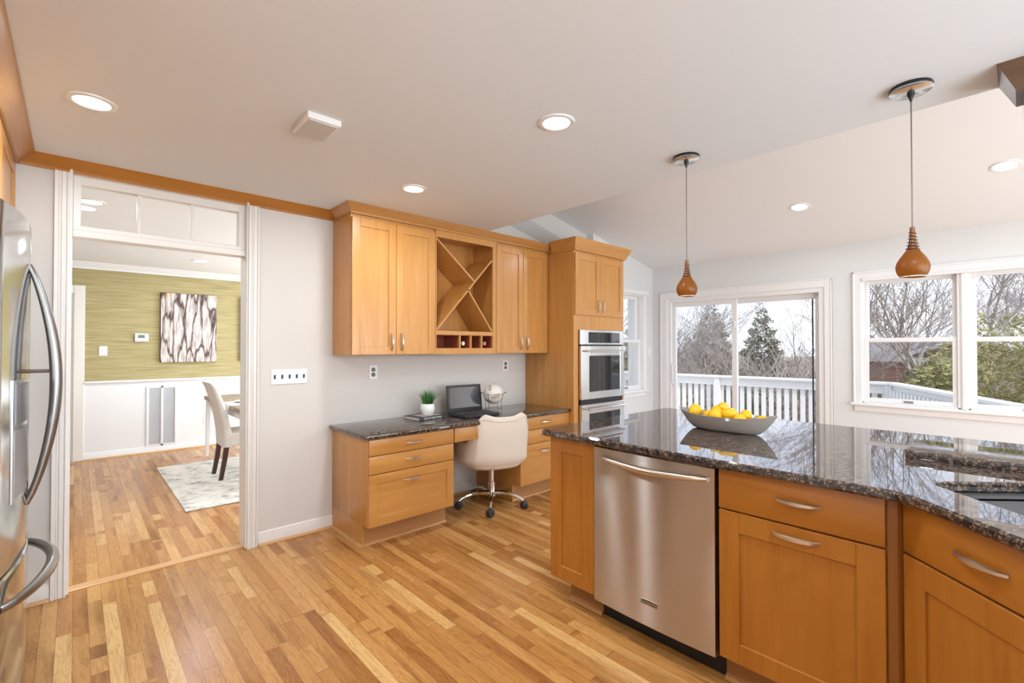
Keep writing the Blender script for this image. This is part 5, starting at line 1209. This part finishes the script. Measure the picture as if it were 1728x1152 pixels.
def foliage(b, c, rx, ry, rz, n, size, rn, cone=False, shellf=0.55):
    t = bmesh.new()
    for i in range(n):
        while True:
            p = Vector((rn.uniform(-1, 1), rn.uniform(-1, 1), rn.uniform(-1, 1)))
            if cone:
                lim = (1 - p.z) / 2 * 1.0 + 0.03
                q = math.hypot(p.x, p.y)
                if q < lim * (0.85 + 0.15 * math.sin(p.z * 40)) and q > lim * 0.35: break
            elif shellf < p.length < 1 + 0.14 * noise.noise(p * 3.1 + Vector(c)): break
        o = Vector((c[0] + p.x * rx, c[1] + p.y * ry, c[2] + p.z * rz))
        out = Vector((p.x, p.y, p.z * 0.4 + 0.15)).normalized(); a = out.cross(Vector((rn.uniform(-1, 1), rn.uniform(-1, 1), rn.uniform(-1, 1)))).normalized()
        s = size * rn.uniform(0.5, 1.3); droop = Vector((0, 0, -0.25 * s))
        v = [t.verts.new(o - a * s * 0.35), t.verts.new(o + out * s * 0.5 + a * s * 0.12), t.verts.new(o + out * s + droop), t.verts.new(o + a * s * 0.35 + out * s * 0.35)]
        t.faces.new(v)
    b._add(t)
def evergreen(x, y, z0, blobs, n, size, label, mat, seed, cone=False):
    rn = random.Random(seed); t = thing('evergreen_tree', label, 'tree', (x, y, z0), 'evergreens beyond the deck')
    b = MB()
    for (cx, cy, cz, rx, ry, rz) in blobs: foliage(b, (x + cx, y + cy, cz), rx, ry, rz, n, size, rn, cone)
    b.build('foliage', mat, t)
    zt = max(c[2] for c in blobs); MB().tube([(x, y, z0 - 0.2), (x, y, zt)], 0.12, 8, rr=[0.14, 0.05]).build('trunk', BARK, t)
x, y, _ = hdg(0.3, 11.5)
evergreen(x, y, GZ, [(0, 0, -0.5, 1.7, 1.5, 2.4), (0.5, -1.3, -0.4, 1.6, 1.4, 2.6), (-0.2, 0.5, -1.2, 1.3, 1.2, 1.9)], 17000, 0.13, 'tall yellow-green evergreen filling the right half of the twin window', NEEDLE2, 5)
x, y, _ = hdg(5.4, 11.8)
evergreen(x, y, GZ, [(0, 0, -0.9, 1.15, 0.85, 1.95), (0.3, 0.75, -1.35, 1.0, 0.7, 1.75)], 13000, 0.11, 'lower dark evergreen in front of the brick house, left window half', NEEDLE, 6)
for h, d_, hh, r_, lab, sd in ((24.3, 30, 7.2, 2.6, 'pointed evergreen in the left pane of the sliding door', 7), (19.3, 27, 6.6, 2.2, 'pointed evergreen left of the slender tree in the right door pane', 8), (20.9, 16, 3.8, 0.9, 'small dark evergreen at the left edge of the right door pane', 9), (31.5, 26, 7.4, 2.6, 'evergreen seen through the small window by the oven', 11)):
    x, y, _ = hdg(h, d_); evergreen(x, y, GZ, [(0, 0, GZ + hh / 2, r_, r_, hh / 2)], 20000, 0.26 if hh > 5 else 0.12, lab, NEEDLE3, sd, True)

# brick house
hx, hy, _ = hdg(6.9, 24)
ho = thing('brick_house', 'brick house with a grey shingle roof beyond the deck railing', 'house', (hx, hy, GZ))
FH = Matrix.Translation((hx, hy, GZ + 0.15)) @ Matrix.Rotation(R(8), 4, 'Z')
MB(FH).box(0, 8, -3.3, 1.5, -0.6, 3.75).build('brick_wall', BRICK, ho)
MB(FH).prism([(0.0, -3.3, 3.75), (0.0, 0.3, 3.75), (0.0, -1.7, 4.42)], (0.2, 0, 0)).build('gable', BRICK, ho)
b = MB(FH); b.prism([(-0.5, 1.8, 3.55), (-0.5, 1.8, 3.68), (3.2, 1.8, 4.33), (3.2, 1.8, 4.20)], (0, -3.3, 0)); b.build('roof', ROOFM, ho)
b = MB(FH); b.prism([(-0.35, 0.4, 3.68), (-0.35, -1.7, 4.40), (-0.35, -3.4, 3.68), (-0.35, -3.4, 3.80), (-0.35, -1.7, 4.52), (-0.35, 0.4, 3.80)], (4.5, 0, 0)); b.box(-0.55, -0.50, -1.5, 1.8, 3.55, 3.70); b.build('fascia', pm('fascia_grey', (0.50, 0.48, 0.46), 0.7), ho)
MB(FH).box(-0.12, 0.6, -1.75, -1.2, 3.6, 4.75).build('chimney', BRICK, ho)

# brown thicket of brush behind the railing: nobody could count its twigs
b = MB(); rn = random.Random(33); t = bmesh.new()
for i in range(26000):
    h = rn.uniform(-4, 37); d_ = rn.uniform(31 if 2.5 < h < 11.5 else 20, 46); x, y, _ = hdg(h, d_); g0 = GZ + max(0, x - 40) * 0.012
    top = 1.3 + 2.6 * rn.random() + 0.9 * noise.noise(Vector((h * 0.35, d_ * 0.1, 0)))
    z = g0 + rn.random() ** 0.8 * top; L = rn.uniform(0.5, 1.5); a = rn.uniform(0, 2 * PI); w_ = rn.uniform(0.010, 0.035)
    p = Vector((x, y, z)); q = p + Vector((math.cos(a) * 0.5, math.sin(a) * 0.5, rn.uniform(0.2, 1.0))).normalized() * L
    s = Vector((-math.sin(R(h)), math.cos(R(h)), 0.2)) * w_
    m_ = Vector((s.y, -s.x, 0))
    v = [t.verts.new(p - s), t.verts.new(p + s), t.verts.new(p + m_), t.verts.new(q)]
    t.faces.new((v[0], v[1], v[3])); t.faces.new((v[1], v[2], v[3])); t.faces.new((v[2], v[0], v[3]))
b._add(t); b.build('brush_thicket', BRUSH, label='brown winter thicket of twigs beyond the deck railing', category='brush', kind='stuff')
x, y, _ = hdg(17, 46)
rows = []
for k in range(60):
    h = -6 + k * 0.85; rows.append([(*hdg(h, 45 + 2 * math.sin(k * 1.7))[:2], GZ - 0.5), (*hdg(h, 44 + 2 * math.sin(k * 1.7))[:2], GZ + 1.4), (*hdg(h, 47)[:2], GZ + 3.3 + 0.8 * noise.noise(Vector((k * 0.5, 0, 0)))), (*hdg(h, 52)[:2], GZ - 0.5)])
hl = MB().loft(rows, closed=True).build('wooded_bank', pm('bank_brown', (0.34, 0.30, 0.26), 0.95, var=0.4, vscale=1.5)); hl['kind'] = 'structure'
